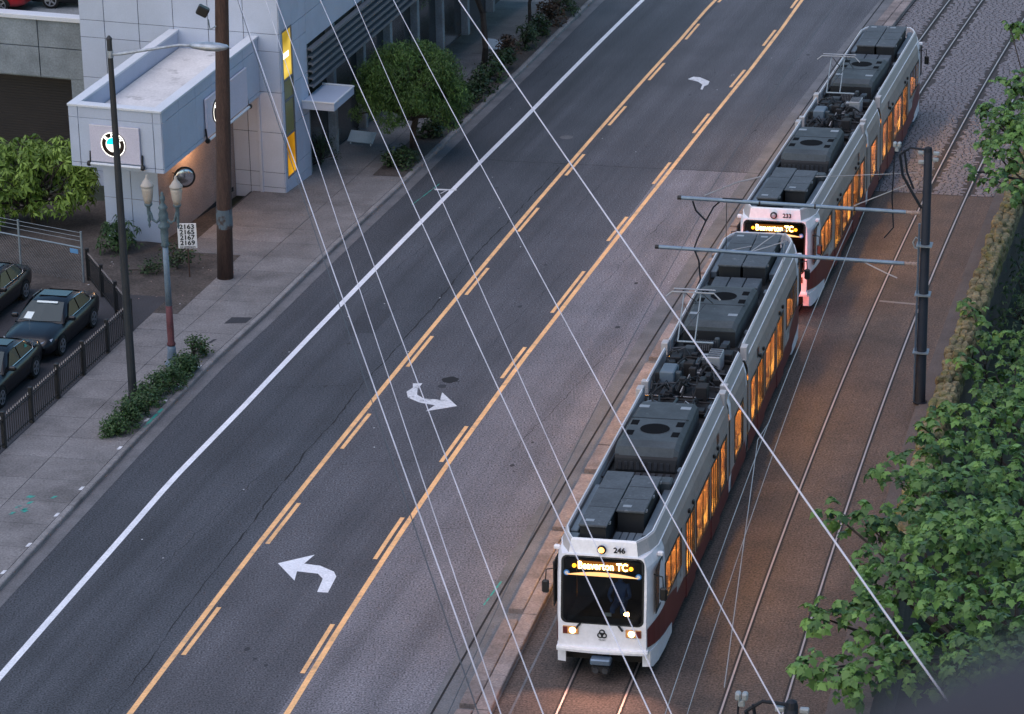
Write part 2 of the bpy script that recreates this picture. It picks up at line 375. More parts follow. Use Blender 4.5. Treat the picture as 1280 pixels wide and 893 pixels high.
yl = lerp([(-60, -2.0), (-12, -2.01), (0, -2.10), (21, -2.14), (38, -2.21), (49, -2.27), (61, -2.33), (67, -2.46), (160, -2.7)])
wl = lerp([(-60, -5.99), (-10, -5.99), (-.7, -6.03), (3.8, -6.08), (10, -5.95), (21, -5.86), (33, -5.77), (46, -5.7), (69, -5.86), (160, -6.0)])
kb = lerp([(-60, -8.01), (-5, -8.01), (7, -8.14), (14, -8.14), (19, -7.97), (25, -7.93), (35, -7.77), (54, -7.77), (68, -8.04), (160, -8.1)])
def line(f, w, s0, s1, mat, name, z=.005):
    return MB().strip(rd, s0, s1, [lambda s: f(s) - w / 2, lambda s: f(s) + w / 2], [z, z], 1.5).build(name, mat, o_road)
line(yr, .155, -60, 160, m_yellow, 'lane_line'); line(yl, .155, -60, 160, m_yellow, 'lane_line'); line(wl, .20, -60, 160, m_white, 'edge_line')
for i in range(-5, 16):
    e = -5.55 + 7.70 * i; n = e - 3.15
    if i == 4: n, e = e - 4.0, e + .8
    line(lambda s: yr(s) - .235, .125, n, e, m_yellow, 'lane_dash', .006)
for i in range(-5, 16):
    e = -5.0 + 7.70 * i
    line(lambda s: yl(s) + .235, .125, e - 3.15, e, m_yellow, 'lane_dash', .006)
def poly(pts, mat, name, parent, fn=rd, z=.006):
    MB().add([fn(s, o, z) for o, s in pts], [tuple(range(len(pts)))]).build(name, mat, parent)
def tri(pts, faces, mat, name, parent, z=.006):
    MB().add([rd(s, o, z) for o, s in pts], faces).build(name, mat, parent)
a1 = [(-1.16, -1.77), (-.33, -.99), (-.44, -1.67), (.03, -1.73), (.52, -2.07), (.68, -2.40), (.76, -3.52), (.46, -3.53), (.36, -2.61), (.13, -2.29), (-.48, -2.23), (-.36, -2.88)]
tri(a1, [(0, 11, 10), (0, 10, 2), (0, 2, 1), (2, 10, 9, 3), (3, 9, 4), (4, 9, 8, 5), (5, 8, 7, 6)], m_white, 'turn_arrow', o_road)
a2 = [(-1.3, 13.4), (-1.0, 13.46), (-1.0, 12.84), (-.89, 12.38), (-.58, 12.05), (-.06, 12.05), (-.17, 12.74), (.61, 11.57), (-.23, 10.93), (-.09, 11.52), (-.61, 11.67), (-1.1, 12.05), (-1.29, 12.59), (-1.19, 13.0)]
tri(a2, [(0, 13, 2, 1), (13, 12, 2), (12, 11, 3, 2), (11, 10, 4, 3), (10, 9, 5, 4), (9, 8, 7), (9, 7, 5), (5, 7, 6)], m_whitew, 'turn_arrow', o_road)
a3 = [(-.45, 53.96), (-.32, 54.41), (-.01, 54.37), (.54, 53.75), (.6, 53.15), (.49, 52.88), (.54, 52.25), (.44, 52.31), (.36, 53.11), (.07, 53.59), (-.28, 53.81)]
tri(a3, [(0, 10, 1), (1, 10, 9, 2), (2, 9, 8, 3), (3, 8, 5, 4), (8, 7, 6, 5)], m_whitew, 'turn_arrow', o_road)
# long jagged crack beside the left yellow line
cr = [(-2.54, -14), (-2.54, -10.69), (-2.55, -8.46), (-2.68, -5.73), (-2.70, -3.94), (-2.70, -2.5), (-2.74, .77), (-2.82, 2.96), (-2.81, 5.87), (-2.90, 6.64), (-2.79, 9.14), (-2.79, 10.7), (-2.87, 13.27), (-2.76, 15.49), (-2.68, 21.27), (-2.74, 24.73), (-2.73, 28.65), (-2.64, 30.99), (-2.48, 39.54)]
cm = MB(); pp = []
for (o0, s0), (o1, s1) in zip(cr, cr[1:]):
    n = max(2, int((s1 - s0) / .3))
    for i in range(n): pp.append((o0 + (o1 - o0) * i / n + random.uniform(-.03, .03), s0 + (s1 - s0) * i / n))
ws = [random.uniform(.003, .032) if s > -1 else random.uniform(.002, .016) for o, s in pp]
cm.add([rd(s, o + sg * w, .004) for (o, s), w in zip(pp, ws) for sg in (-1, 1)], [(2 * i, 2 * i + 1, 2 * i + 3, 2 * i + 2) for i in range(len(pp) - 1)]).build('crack', m_crack, o_road)
# cross seam, patch stains, manhole, survey marks
for o0, o1, s0 in ((-5.6, 1.5, 39.7), (1.8, 5.6, 39.75)):
    n = 30; q = [(o0 + (o1 - o0) * i / n, s0 + random.uniform(-.05, .05)) for i in range(n + 1)]
    MB().add([rd(s + sg * .018, o, .004) for o, s in q for sg in (-1, 1)], [(2 * i + 1, 2 * i, 2 * i + 2, 2 * i + 3) for i in range(n)]).build('crack', m_crack, o_road)
def blob(c, rx, ry, mat, name, parent, fn=rd, z=.005, n=18, j=.25):
    MB().add([fn(c[1] + ry * math.sin(2 * math.pi * i / n) * random.uniform(1 - j, 1), c[0] + rx * math.cos(2 * math.pi * i / n) * random.uniform(1 - j, 1), z) for i in range(n)], [tuple(range(n))]).build(name, mat, parent)
rx = random.Random(31)
for o0, s0, o1, s1 in ((-5.4, 22, -4.6, 31), (.2, 17, .9, 27), (-.9, 29, -.4, 37), (3.2, 8, 4.4, 19), (2.4, 24, 3.0, 33), (-4.3, -3, -3.6, 5), (-1.5, 6, .9, 6.9), (2.3, 1.5, 5.1, 2.2), (-5.5, 12.3, -3.0, 12.9), (-7.0, 44, -6.5, 58), (3.9, 44, 4.3, 56)):
    n = max(8, int(math.hypot(o1 - o0, s1 - s0) / .35)); q = [(o0 + (o1 - o0) * i / n + rx.uniform(-.06, .06), s0 + (s1 - s0) * i / n + rx.uniform(-.08, .08)) for i in range(n + 1)]
    w_ = [rx.uniform(.002, .010) for _ in q]; al = abs(s1 - s0) > abs(o1 - o0)
    MB().add([rd(s + (0 if al else sg * w), o + (sg * w if al else 0), .004) for (o, s), w in zip(q, w_) for sg in (-1, 1)], [((2 * i, 2 * i + 1, 2 * i + 3, 2 * i + 2) if al else (2 * i + 1, 2 * i, 2 * i + 2, 2 * i + 3)) for i in range(n)]).build('hairline_crack', m_crack, o_road)
m_patch = M('asphalt_patch', (.040, .042, .050), .85, var=.15, grain=.8, gs=19)
for pts in ([(-4.9, 18.0), (-3.9, 18.0), (-3.85, 20.6), (-4.85, 20.6)],): poly(pts, m_patch, 'asphalt_patch', o_road, z=.003)
for i in range(40): blob((rx.choice((-4.0, .0, 3.6)) + rx.gauss(0, .25), rx.uniform(-10, 60)), rx.uniform(.03, .10), rx.uniform(.03, .16), m_lot, 'oil_drip', o_road, z=.0035, n=9)
blob((-.22, 13.95), .3, .35, m_crack, 'oil_stain', o_road); blob((-.32, 13.3), .16, .2, m_lot, 'oil_stain', o_road)
blob((-3.28, 43.6), .28, .3, m_gutter, 'manhole_cover', o_road, j=.02)
for pts in ([(-6.75, 33.0), (-6.72, 33.0), (-6.45, 36.0), (-6.5, 36.0)], [(-6.5, 35.3), (-6.4, 35.1), (-5.6, 35.2), (-5.6, 35.35)], [(-6.1, 34.7), (-6.05, 34.7), (-5.9, 35.3), (-5.95, 35.3)]):
    poly(pts, m_teal if pts[0][1] < 33.5 else m_whitew, 'survey_mark', o_road)
poly([(5.05, -3.6), (5.09, -3.6), (5.2, -1.9), (5.14, -1.9)], m_teal, 'survey_mark', o_road)
for i in range(90):
    blob((random.uniform(-7.4, 5.4), random.uniform(-12, 60)), .03, .04, m_whitew, 'litter_fleck', o_road, n=5) if i < 26 else None

# gutter, kerb, pavement on the left
kind(MB().strip(rd, -70, 190, [lambda s: kb(s) - .02, lambda s: kb(s) + .42], [.004, .009]).build('gutter', m_gutter), 'structure')
o_kerb = kind(MB().strip(rd, -70, 190, [lambda s: kb(s) - .20, lambda s: kb(s) - .03, lambda s: kb(s) - .006], [.118, .118, -.02]).build('kerb', m_joint), 'structure')
s = -14.0
while s < 78:
    e = s + 3.0
    k = MB()
    rings = []
    for q in (s + .012, (s + e) / 2, e - .012):
        b = kb(q); rings.append([rd(q, b - .19, 0), rd(q, b - .19, .142), rd(q, b - .03, .142), rd(q, b - .004, .115), rd(q, b, 0)])
    k.loft(rings, True, True).build('kerb_stone', m_kerb, o_kerb); s = e
o_walk = kind(MB().strip(rd, -70, 190, [-13.2, lambda s: kb(s) - .19], [.112, .112]).build('sidewalk', m_joint), 'structure')
def slab(s0, s1, f0, f1):
    g = .010; vs = []
    for z in (.09, .14):
        for (q, f, sg) in ((s0 + g, f0, 1), (s1 - g, f0, 1), (s1 - g, f1, -1), (s0 + g, f1, -1)):
            vs.append(rd(q, (f(q) if callable(f) else f) + sg * g, z + random.uniform(-.003, .003)))
    MB().add(vs, [(4, 7, 6, 5), (0, 1, 5, 4), (1, 2, 6, 5), (2, 3, 7, 6), (3, 0, 4, 7)]).build('paving_slab', m_conc, o_walk)
s = -16.0
while s < 80:
    d = 1.72
    inner = -11.75 if s < 17.5 else (-10.9 if s < 24 else -13.1)
    slab(s, s + d, lambda q: kb(q) - 2.05, lambda q: kb(q) - .20)
    slab(s, s + d, inner, lambda q: kb(q) - 2.05)
    s += d
kind(MB().strip(rd, 36.2, 72, [lambda s: kb(s) - 1.45, lambda s: kb(s) - .22], [.150, .150]).build('planting_strip', m_soil), 'structure')
# survey paint and drain cover on the pavement
for q in range(16):
    o, s = random.uniform(-9.75, -8.95), random.uniform(.0, 1.9)
    if q < 9: poly([(o, s), (o + .10, s + .03), (o + .15, s + .22), (o + .03, s + .2)], m_teal, 'survey_mark', o_walk, z=.147)
poly([(kb(8.4) - .16, 7.6), (kb(8.4) - .06, 7.6), (kb(9.4) - .06, 9.3), (kb(9.4) - .16, 9.3)], m_teal, 'survey_mark', o_kerb, z=.150)
for s in (-4.2, -2.2, .1, 2.2, 5.6, 8.1, 9.8, 11.3, 12.2, 13.2):
    poly([(kb(s) - .3, s), (kb(s) - .2, s + .02), (kb(s) - .2, s + .3), (kb(s) - .3, s + .28)], m_whitew, 'paint_mark', o_walk, z=.1475)
MB().add([rd(s, o, .1475) for o, s in ((-9.0, 17.7), (-8.3, 17.9), (-8.25, 18.5), (-8.95, 18.4))], [(0, 1, 2, 3)]).build('drain_cover', m_lot, o_walk)
MB().add([rd(s, o, .1475) for o, s in ((-8.9, 15.6), (-8.78, 15.7), (-8.7, 16.1), (-8.82, 16.05))], [(0, 1, 2, 3)]).build('utility_lid', m_lot, o_walk)
# sales lot and planting bed left of the pavement
kind(MB().strip(rd, -60, 20.2, [-60, -11.78], [.125, .125]).build('parking_lot', m_lot), 'structure')
kind(MB().strip(rd, 17.5, 31, [-60, -10.92], [.118, .118]).build('planting_bed', m_soil), 'structure')
tw = random.Random(4)
for i in range(46):
    s, o = tw.uniform(18, 24), tw.uniform(-15.5, -11.2); a = tw.uniform(0, 3); r = tw.uniform(.03, .10)
    MB().add([rd(s, o, .126), rd(s + r * math.cos(a), o + r * math.sin(a), .135), rd(s + r * math.cos(a + .6), o + r * math.sin(a + .6), .128)], [(0, 1, 2)]).build('fallen_leaf', m_tan if i % 4 else m_whitew, bpy.data.objects['planting_bed'])

# track reserve, kerbed median, walkway
o_track = kind(MB().strip(tk, -60, 39.6, [-7.2, .95], [-.004, -.004]).build('track_bed', m_track), 'structure')
kind(MB().strip(tk, 39.6, 190, [-7.2, .95], [-.022, -.022]).build('cobble_bed', m_mortar), 'structure')
kind(MB().strip(tk, -60, 190, [.93, 1.02, 1.02, 1.70], [-.004, .0, .055, .06]).build('walkway', M('walkway_concrete', (.085, .075, .075), .9, var=.2, grain=.35)), 'structure')
o_med = kind(MB().strip(tk, -60, 190, [-8.75, -8.05, -8.05, -7.1], [.002, .002, .03, .03]).build('median', m_gutter), 'structure')
s = -16.0; rk = random.Random(3)
while s < 92:
    d = rk.uniform(1.6, 2.3); e = s + d
    for (o0, o1, h) in ((-7.98, -7.56, .165), (-7.545, -7.13, .175)):
        off = rk.uniform(-.4, .4) if o0 < -7.7 else 0
        hh = h + rk.uniform(-.008, .008)
        rings = []
        for q in (s + off + .012, e + off - .012):
            rings.append([tk(q, o0, -.05), tk(q, o0 + .01, hh - .015), tk(q, o0 + .03, hh), tk(q, o1 - .03, hh), tk(q, o1 - .006, hh - .02), tk(q, o1, -.05)])
        MB().loft(rings).build('median_stone', m_granite, o_med)
    s = e
MB().strip(rd, -60, 190, [5.30, 5.36], [.007, .007]).build('joint', m_crack, o_med)
for o in (-5.557 + .0, -4.05, -1.60, -.092):
    sgn = 1 if o in (-5.557, -1.60) else -1
    MB().strip(tk, -60, 190, [o - .024, o + .024], [.012, .012]).build('rail', m_rail, o_track)
    MB().strip(tk, -60, 190, [o - .085, o + .075], [.0045, .0045]).build('groove', m_groove, o_track)
poly([(-1.50, 26.2), (-.15, 26.05), (-.15, 26.22), (-1.50, 26.36)], M('joint_plate', (.20, .18, .17), .7), 'joint_plate', o_track, tk)
MB().strip(tk, -40, 40, [-6.72, -6.66], [.002, .002]).build('drain_channel', m_gutter, o_track)
# cobbles beyond the paved part: thousands, one joined field
cb = MB(); rc = random.Random(11); s = 39.75; row = 0
while s < 92:
    d = .17 + rc.uniform(-.02, .02); o = -7.1 + (row % 2) * .14
    while o < .9:
        w = rc.uniform(.20, .32); a, b = o + .012, min(o + w - .012, .92)
        mid = (a + b) / 2
        if b - a > .06 and all(abs(mid - r) > .22 for r in (-5.557, -4.05, -1.60, -.092)):
            h = rc.uniform(-.008, .014); t0, t1 = s + .012, s + d - .012; e = .026
            vs = [tk(t0, a, -.03), tk(t0, b, -.03), tk(t1, b, -.03), tk(t1, a, -.03)] + [tk(t0 + e, a + e, h + rc.uniform(-.006, .006)), tk(t0 + e, b - e, h + rc.uniform(-.006, .006)), tk(t1 - e, b - e, h + rc.uniform(-.006, .006)), tk(t1 - e, a + e, h + rc.uniform(-.006, .006))]
            cb.add(vs, [(4, 5, 6, 7), (0, 1, 5, 4), (1, 2, 6, 5), (2, 3, 7, 6), (3, 0, 4, 7)])
        o += w
    s += d; row += 1
kind(cb.build('cobbles', m_cobble, bpy.data.objects['cobble_bed']), 'stuff')


# ------------------------------------------------------------------ showroom building (local x = right along front, y = back along street, z up)
BH = R(18)
bld = empty('showroom_building', (-8.5, 120.2, 0), -BH)
tag(bld, 'pale panel-clad showroom with entrance block jutting out and street-side louvres', 'building', upright=True)
LV = [-.3, .33, .92, 2.52, 4.12, 5.72, 6.40, 8.0, 9.6]
core = MB().box(-8.08, -.02, .03, 2.72, -.4, 9.6).box(-8.08, -.45, 2.72, 34, -.4, 9.6).box(-.45, -.02, 2.72, 34, 5.15, 9.6)
core.build('wall_core', m_joint, bld)
def panel(x0, x1, y0, y1, z0, z1, mat=None, nm='panel', par=None):
    MB().cbox(x0, x1, y0, y1, z0, z1, .006).build(nm, mat or m_clad, par or bld)
xs = [-8.10, -7.07, -5.65, -4.23, -2.81, -1.39, -.0]
for i in range(len(xs) - 1):
    for j in range(len(LV) - 1):
        x1 = xs[i + 1] - (.0 if i == 5 else .012)
        panel(xs[i] + .012, x1, 0, .03, LV[j] + .01, LV[j + 1] - .01)
# street face: strip with tall slit window
for j in range(len(LV) - 1):
    panel(0, .035, .03, .26, LV[j] + .01, LV[j + 1] - .01)
    for (y0, y1) in ((1.30, 2.0), (2.012, 2.72)): panel(0, .035, y0, y1, LV[j] + .01, LV[j + 1] - .01)
panel(0, .035, .275, 1.285, -.3, .6); panel(0, .035, .275, 1.285, 6.45, 8.0)
wf = MB()
for z0, z1 in ((.60, .66), (2.25, 2.31), (3.62, 3.70), (4.44, 4.52), (6.37, 6.45)): wf.box(-.05, .03, .28, 1.28, z0, z1)
wf.box(-.05, .03, .28, .33, .66, 6.37).box(-.05, .03, 1.23, 1.28, .66, 6.37)
sw = wf.build('slit_window', m_louv, bld)
MB().box(-.04, -.015, .33, 1.23, 4.52, 6.37).build('pane', m_winlit, sw)
MB().box(-.014, -.008, .42, 1.0, 5.30, 5.52).build('stair_lamp', m_winhot, sw)
MB().box(-.04, -.015, .33, 1.23, 3.70, 4.44).build('pane', m_winoliv, sw); MB().box(-.04, -.015, .33, 1.23, 2.31, 3.62).build('pane', m_winoliv, sw)
MB().box(-.04, -.015, .33, 1.23, .66, 2.25).build('pane', m_winlit2, sw)
for j in range(6): 
    for (z0, z1) in ((5.2, 6.4), (6.41, 8.0), (8.01, 9.6)): panel(0, .035, 2.74 + j * 5.2, 2.73 + (j + 1) * 5.2 - .01, z0, z1 - .012)
for k in range(6):
    z = 3.52 + k * .29
    MB().box(.02, .24, 2.76, 19, z, z + .06, Matrix.Translation((0, 0, 0))).box(.20, .24, 2.76, 19, z - .05, z).build('louvre', m_louv, bld)
for y in (2.9, 5.87, 9.25, 12.43, 15.8, 19, 22.4, 26): MB().cbox(-.42, -.05, y - .14, y + .14, -.3, 5.1, .01).build('column', m_deckc, bld)
for y0, y1 in ((3.05, 5.72), (6.02, 9.10), (9.4, 12.28), (12.58, 15.65), (15.95, 18.85), (19.15, 22.25)):
    MB().box(-.40, -.36, y0, y1, -.2, 5.0).build('shop_window', m_shopg, bld)
    MB().box(-.355, -.33, y0, y0 + .4, .1, 4.6).build('curtain', m_curt, bld)
aw = MB().cbox(.04, 1.35, 2.0, 4.2, 2.86, 3.16, .015); aw.build('awning', m_clad, bld)
MB().cbox(.04, 1.38, 1.97, 2.04, 3.16, 3.22, .01).cbox(1.31, 1.38, 2.04, 4.2, 3.16, 3.22, .01).cbox(.04, 1.31, 4.16, 4.23, 3.16, 3.22, .01).build('awning_rim', m_coping, bld)
# jutting entrance block
ent = MB().box(-4.34, -.87, -9.10, -.01, 4.04, 5.55).build('entrance_block', m_joint, bld)
MB().box(-4.02, -1.18, -8.80, -.02, 5.55, 5.60).build('flat_roof', m_roofm, ent)
MB().cbox(-4.40, -4.02, -9.18, -.015, 6.22, 6.31, .01).cbox(-1.20, -.80, -9.18, -.015, 6.22, 6.31, .01).cbox(-4.02, -1.20, -9.18, -8.80, 6.22, 6.31, .01).build('coping', m_coping, ent)
MB().box(-4.34, -4.06, -9.10, -.02, 5.55, 6.22).box(-1.16, -.87, -9.10, -.02, 5.55, 6.22).box(-4.06, -1.16, -9.10, -8.84, 5.55, 6.22).build('parapet', m_clad, ent)
MB().box(-3.95, -1.6, -8.55, -7.9, 5.601, 5.606).build('roof_stain', m_soil, ent)
for z0, z1 in ((3.98, 4.14), (4.15, 5.82), (5.83, 6.22)):
    for x0, x1 in ((-4.38, -4.02), (-4.01, -1.16), (-1.15, -.84)): panel(x0, x1 - .012, -9.14, -9.102, z0, z1 - .01, par=ent)
    for k in range(6):
        y0 = -9.10 + k * 1.515
        panel(-.868, -.83, y0 + .006, y0 + 1.505, z0, z1 - .01, par=ent); panel(-4.38, -4.342, y0 + .006, y0 + 1.505, z0, z1 - .01, par=ent)
MB().box(-4.3, -.9, -9.06, -.05, 3.97, 4.03).build('soffit', m_clad, ent)
leg = MB().box(-4.10, -2.0, -7.16, -.02, -.3, 3.96).build('entrance_wall', m_tan, bld)
for x0, x1 in ((-4.12, -3.05), (-3.04, -1.98)):
    for z0, z1 in ((0, .55), (.56, 2.15), (2.16, 3.6), (3.61, 3.96)): panel(x0, x1 - .012, -7.20, -7.162, z0, z1 - .01, par=leg)
MB().box(-1.995, -1.95, -6.6, -.4, .2, .34).build('skirting', m_dark, leg)
MB().cbox(-.99, -.86, -.07, -.002, -.2, 3.97, .01).build('downpipe', m_clad, bld)
cl_ = bpy.data.lights.new('soffit_lamp', 'POINT'); cl_.energy = 55; cl_.color = (1, .56, .26); cl_.shadow_soft_size = .15
co = bpy.data.objects.new('soffit_lamp', cl_); col.objects.link(co); co.parent = bld; co.location = (-1.35, -4.6, 3.6)
MB().lathe([(.10, 0), (.10, .10), (.04, .14)], 10, (-1.35, -4.6, 3.80)).build('soffit_lamp_body', m_ring, bld)

# parking deck at the left of the showroom
dk = empty('parking_deck', Vector((-8.5, 120.2, 0)), -BH); tag(dk, 'concrete parking deck with panelled parapet above a dark opening', 'building', upright=True)
MB().box(-24, -8.12, 2.2, 30, 5.0, 5.3).box(-24, -8.12, 2.12, 2.3, 3.2, 5.6).build('deck_slab', m_deckc, dk)
for x0, x1 in ((-8.98, -8.13), (-10.86, -9.0), (-12.7, -10.9), (-14.6, -12.74), (-16.5, -14.64)):
    for z0, z1 in ((3.28, 4.46), (4.50, 5.58)): panel(x0, x1, 2.0, 2.11, z0, z1, m_deckc, 'concrete_panel', dk)
MB().cbox(-24, -8.12, 1.9, 2.42, 5.60, 5.78, .015).build('coping', m_coping, dk)
MB().box(-9.6, -8.12, 2.02, 2.6, -1, 3.27).build('pier', m_deckc, dk)
MB().box(-24, -9.6, 2.9, 3.0, -1, 3.2).build('shutter', m_shut, dk)
for k in range(30): MB().box(-16, -9.6, 2.87, 2.9, -.2 + k * .11, -.13 + k * .11).build('shutter_slat', m_shut, dk)

def roundel(parent, Mx, r):
    """round badge: white rim, black ring with letters, four quarters"""
    bd = empty('round_badge'); bd.parent = parent; bd.matrix_local = Mx
    def disc(name, r0, r1, a0, a1, z, mat, n=28):
        k = MB(); vs = []
        for i in range(n + 1):
            a = a0 + (a1 - a0) * i / n
            vs += [(r0 * math.cos(a), r0 * math.sin(a), z), (r1 * math.cos(a), r1 * math.sin(a), z)]
        k.add(vs, [(2 * i, 2 * i + 1, 2 * i + 3, 2 * i + 2) for i in range(n)]).build(name, mat, bd)
    MB().lathe([(r, 0), (r, .05), (r * .97, .06)], 32).build('badge_body', m_blk, bd)
    disc('rim', r * .94, r, 0, 2 * math.pi, .064, m_ring, 40)
    disc('letter_ring', r * .60, r * .94, 0, 2 * math.pi, .062, M('badge_brown_black', (.020, .010, .006), .5), 40)
    disc('inner_rim', r * .56, r * .60, 0, 2 * math.pi, .064, m_ring, 40)
    for q in range(4):
        disc('quarter', .001, r * .56, q * math.pi / 2, (q + 1) * math.pi / 2, .063, m_blueg if q in (1, 3) else m_ring, 8)
    for ch, a in (('B', 140), ('M', 90), ('W', 40)):
        a = R(a); rr = r * .77
        text('letter', ch, r * .42, m_ring, bd, Matrix.Translation((rr * math.cos(a), rr * math.sin(a), .066)) @ Matrix.Rotation(a - math.pi / 2, 4, 'Z'), .002, .012 * r)
    return bd
def badge_sign(label, Mx, w, h, bx):
    """Mx: local x across the plate, y up, z outwards"""
    s_ = empty('badge_sign'); s_.matrix_world = Mx; s_['_up'] = 1; s_['_b'] = 1
    s_['label'] = label; s_['category'] = 'sign'; s_['group'] = 'lit badge signs on the entrance block'
    MB().cbox(-w / 2, w / 2, -h / 2, h / 2, .04, .12, .012).build('plate', m_plate, s_)
    MB().box(-w / 2, w / 2, h / 2 - .02, h / 2, .121, .128).build('top_edge', m_signw, s_)
    roundel(s_, Matrix.Translation((bx, .02, .115)), .46)
    MB().tube([(-w / 2 - .02, -h / 2 - .09, .14), (w / 2 + .02, -h / 2 - .09, .14)], .055, 8).build('lamp_tube', m_coping, s_)
    for sx in (-1, 1):
        MB().tube([(sx * (w / 2 + .05), -h / 2 + .35, .06), (sx * (w / 2 + .05), -h / 2 - .04, .10)], .03, 6).build('bracket', m_blk, s_)
        MB().lathe([(.09, -.05), (.10, 0), (.09, .05)], 10, (sx * (w / 2 + .08), -h / 2 - .09, .14), Matrix.Rotation(math.pi / 2, 3, 'Y')).build('end_cap', m_blk, s_)
    return s_
BM = Matrix.Translation((-8.5, 120.2, 0)) @ Matrix.Rotation(-BH, 4, 'Z')
badge_sign('lit round badge on lilac plate facing the sales lot', BM @ frame3((-2.61, -9.14, 4.95), (1, 0, 0), (0, 0, 1), (0, -1, 0)), 1.90, 1.36, -.04)
badge_sign('lit round badge on lilac plate facing the street, behind the wooden pole', BM @ frame3((-.83, -3.45, 4.82), (0, 1, 0), (0, 0, 1), (1, 0, 0)), 3.9, 1.46, -1.0)

# convex mirror on the entrance wall
mr = empty('convex_mirror'); mr.matrix_world = BM @ frame3((-1.45, -6.05, 2.75), (.85, .52, 0), (0, 0, 1), (.52, -.85, 0)); mr['_b'] = 1
tag(mr, 'round convex traffic mirror fixed below the entrance block', 'mirror', upright=True)
MB().lathe([(.40, 0), (.41, .03), (.38, .05)], 24).build('rim', m_blk, mr)
MB().lathe([(.375, .045), (.30, .075), (.18, .10), (.05, .112), (.001, .113)], 24).build('mirror_face', m_chrome, mr, True)
MB().tube([(0, 0, -.01), (-.1, 0, -.35), (-.45, .05, -.5)], .025, 6).build('bracket', m_blk, mr)

# small board standing on the pavement by the shop windows
def stand_board(loc, rz, label, w=1.1):
    b = empty('pavement_board', loc, rz); tag(b, label, 'board', 'pale boards on the pavement by the showroom', True)
    MB().cbox(-w / 2, w / 2, -.03, .03, .18, .72, .01, Matrix.Rotation(-.9, 4, 'X')).build('panel', m_litblue, b)
    for sx in (-1, 1): MB().tube([(sx * w * .4, .2, .0), (sx * w * .4, .2, .2)], .03, 6).build('leg', m_coping, b)
stand_board((*RD(40.2, -11.0), .14), -R(22), 'pale blue slanted board by the showroom window behind the clipped tree')
stand_board((*RD(56.5, -9.9), .14), -R(22), 'pale blue slanted board further along beside the dark trunks', .9)

# ------------------------------------------------------------------ poles and lamps
def up_at(x, y, z): return (x, y, z)
lp = empty('street_lamp', (-11.88, 96.93, .12)); tag(lp, 'tall dark grey street lamp with long arm and cobra head', 'street lamp', upright=True)
MB().tube([(0, 0, 0), (0, 0, .5), (0, 0, 6), (0, 0, 11.75)], [.15, .135, .115, .08], 12).lathe([(.09, 11.74), (.09, 11.80), (.03, 11.88)], 10).build('pole', m_gmetal, lp)
MB().cbox(-.2, .2, -.2, .2, 0, .06, .02).build('base_plate', m_gmetal, lp)
ad = Vector((.985, -.17, 0)) * 1.07
MB().tube([Vector((0, 0, 11.3)), ad * .3 + Vector((0, 0, 11.32)), ad * 1.2 + Vector((0, 0, 11.5)), ad * 2.0 + Vector((0, 0, 11.66)), ad * 2.45 + Vector((0, 0, 11.66))], [.05, .05, .045, .04, .045], 8).lathe([(.10, 11.2), (.10, 11.42)], 10).build('arm', m_glight, lp)
hd = MB(); rr = []
for t, w, h0, h1 in ((2.30, .05, -.04, .05), (2.45, .15, -.09, .09), (2.8, .22, -.14, .11), (3.15, .22, -.15, .09), (3.36, .13, -.09, .05), (3.44, .03, -.02, .0)):
    c = ad * t + Vector((0, 0, 11.66)); sd = Vector((.17, .985, 0))
    rr.append([c + sd * w * math.cos(a) + Vector((0, 0, (h1 if math.sin(a) > 0 else -h0) * math.sin(a))) for a in [i * math.pi / 6 for i in range(12)]])
hd.loft(rr).build('lamp_head', m_glight, lp, True)

ol = empty('twin_globe_lamp', (-10.94, 100.11, .14)); tag(ol, 'ornate twin-globe lamp post, grey-blue above and rusty red below', 'street lamp', upright=True)
MB().lathe([(.24, 0), (.25, .08), (.20, .14), (.15, .22), (.17, .30), (.13, .5), (.14, .62), (.11, .72)], 12).build('base', m_bluegrey, ol, True)
MB().lathe([(.135, .72), (.145, .78), (.11, .84), (.115, 1.4), (.105, 2.1)], 12).build('lower_post', m_redpost, ol, True)
MB().lathe([(.105, 2.1), (.095, 3.3), (.09, 4.1)], 12).build('upper_post', m_bluegrey, ol, True)
MB().lathe([(.09, 4.1), (.14, 4.16), (.11, 4.24), (.13, 4.55), (.12, 4.7), (.19, 4.78), (.19, 4.84), (.10, 4.92), (.15, 5.05), (.16, 5.2), (.11, 5.34), (.16, 5.42), (.10, 5.5), (.05, 5.6), (.09, 5.7), (.08, 5.78), (.04, 5.84), (.05, 5.9), (.01, 5.96)], 12).build('capital', m_teal2, ol, True)
od = Vector((.985, -.17, 0))
for sg in (-1, 1):
    e = od * sg
    MB().tube([e * .1 + Vector((0, 0, 5.05)), e * .24 + Vector((0, 0, 4.92)), e * .36 + Vector((0, 0, 5.0)), e * .40 + Vector((0, 0, 5.18)), e * .46 + Vector((0, 0, 5.3))], [.05, .045, .04, .045, .05], 8).build('arm', m_teal2, ol, True)
    c = e * .47
    MB().lathe([(.01, 4.72), (.04, 4.8), (.03, 4.9), (.06, 4.98), (.04, 5.1), (.06, 5.2), (.06, 5.42), (.10, 5.46), (.13, 5.5), (.13, 5.55)], 10, (c.x, c.y, 0)).build('lamp_holder', m_teal2, ol, True)
    MB().lathe([(.11, 5.55), (.155, 5.75), (.185, 6.0), (.19, 6.12)], 14, (c.x, c.y, 0)).build('globe', m_frost, ol, True)
    MB().lathe([(.215, 6.12), (.21, 6.17), (.15, 6.24), (.12, 6.30), (.08, 6.34), (.05, 6.4), (.045, 6.46), (.01, 6.52)], 14, (c.x, c.y, 0)).build('cap', M('globe_cap', (.36, .33, .30), .6), ol, True)

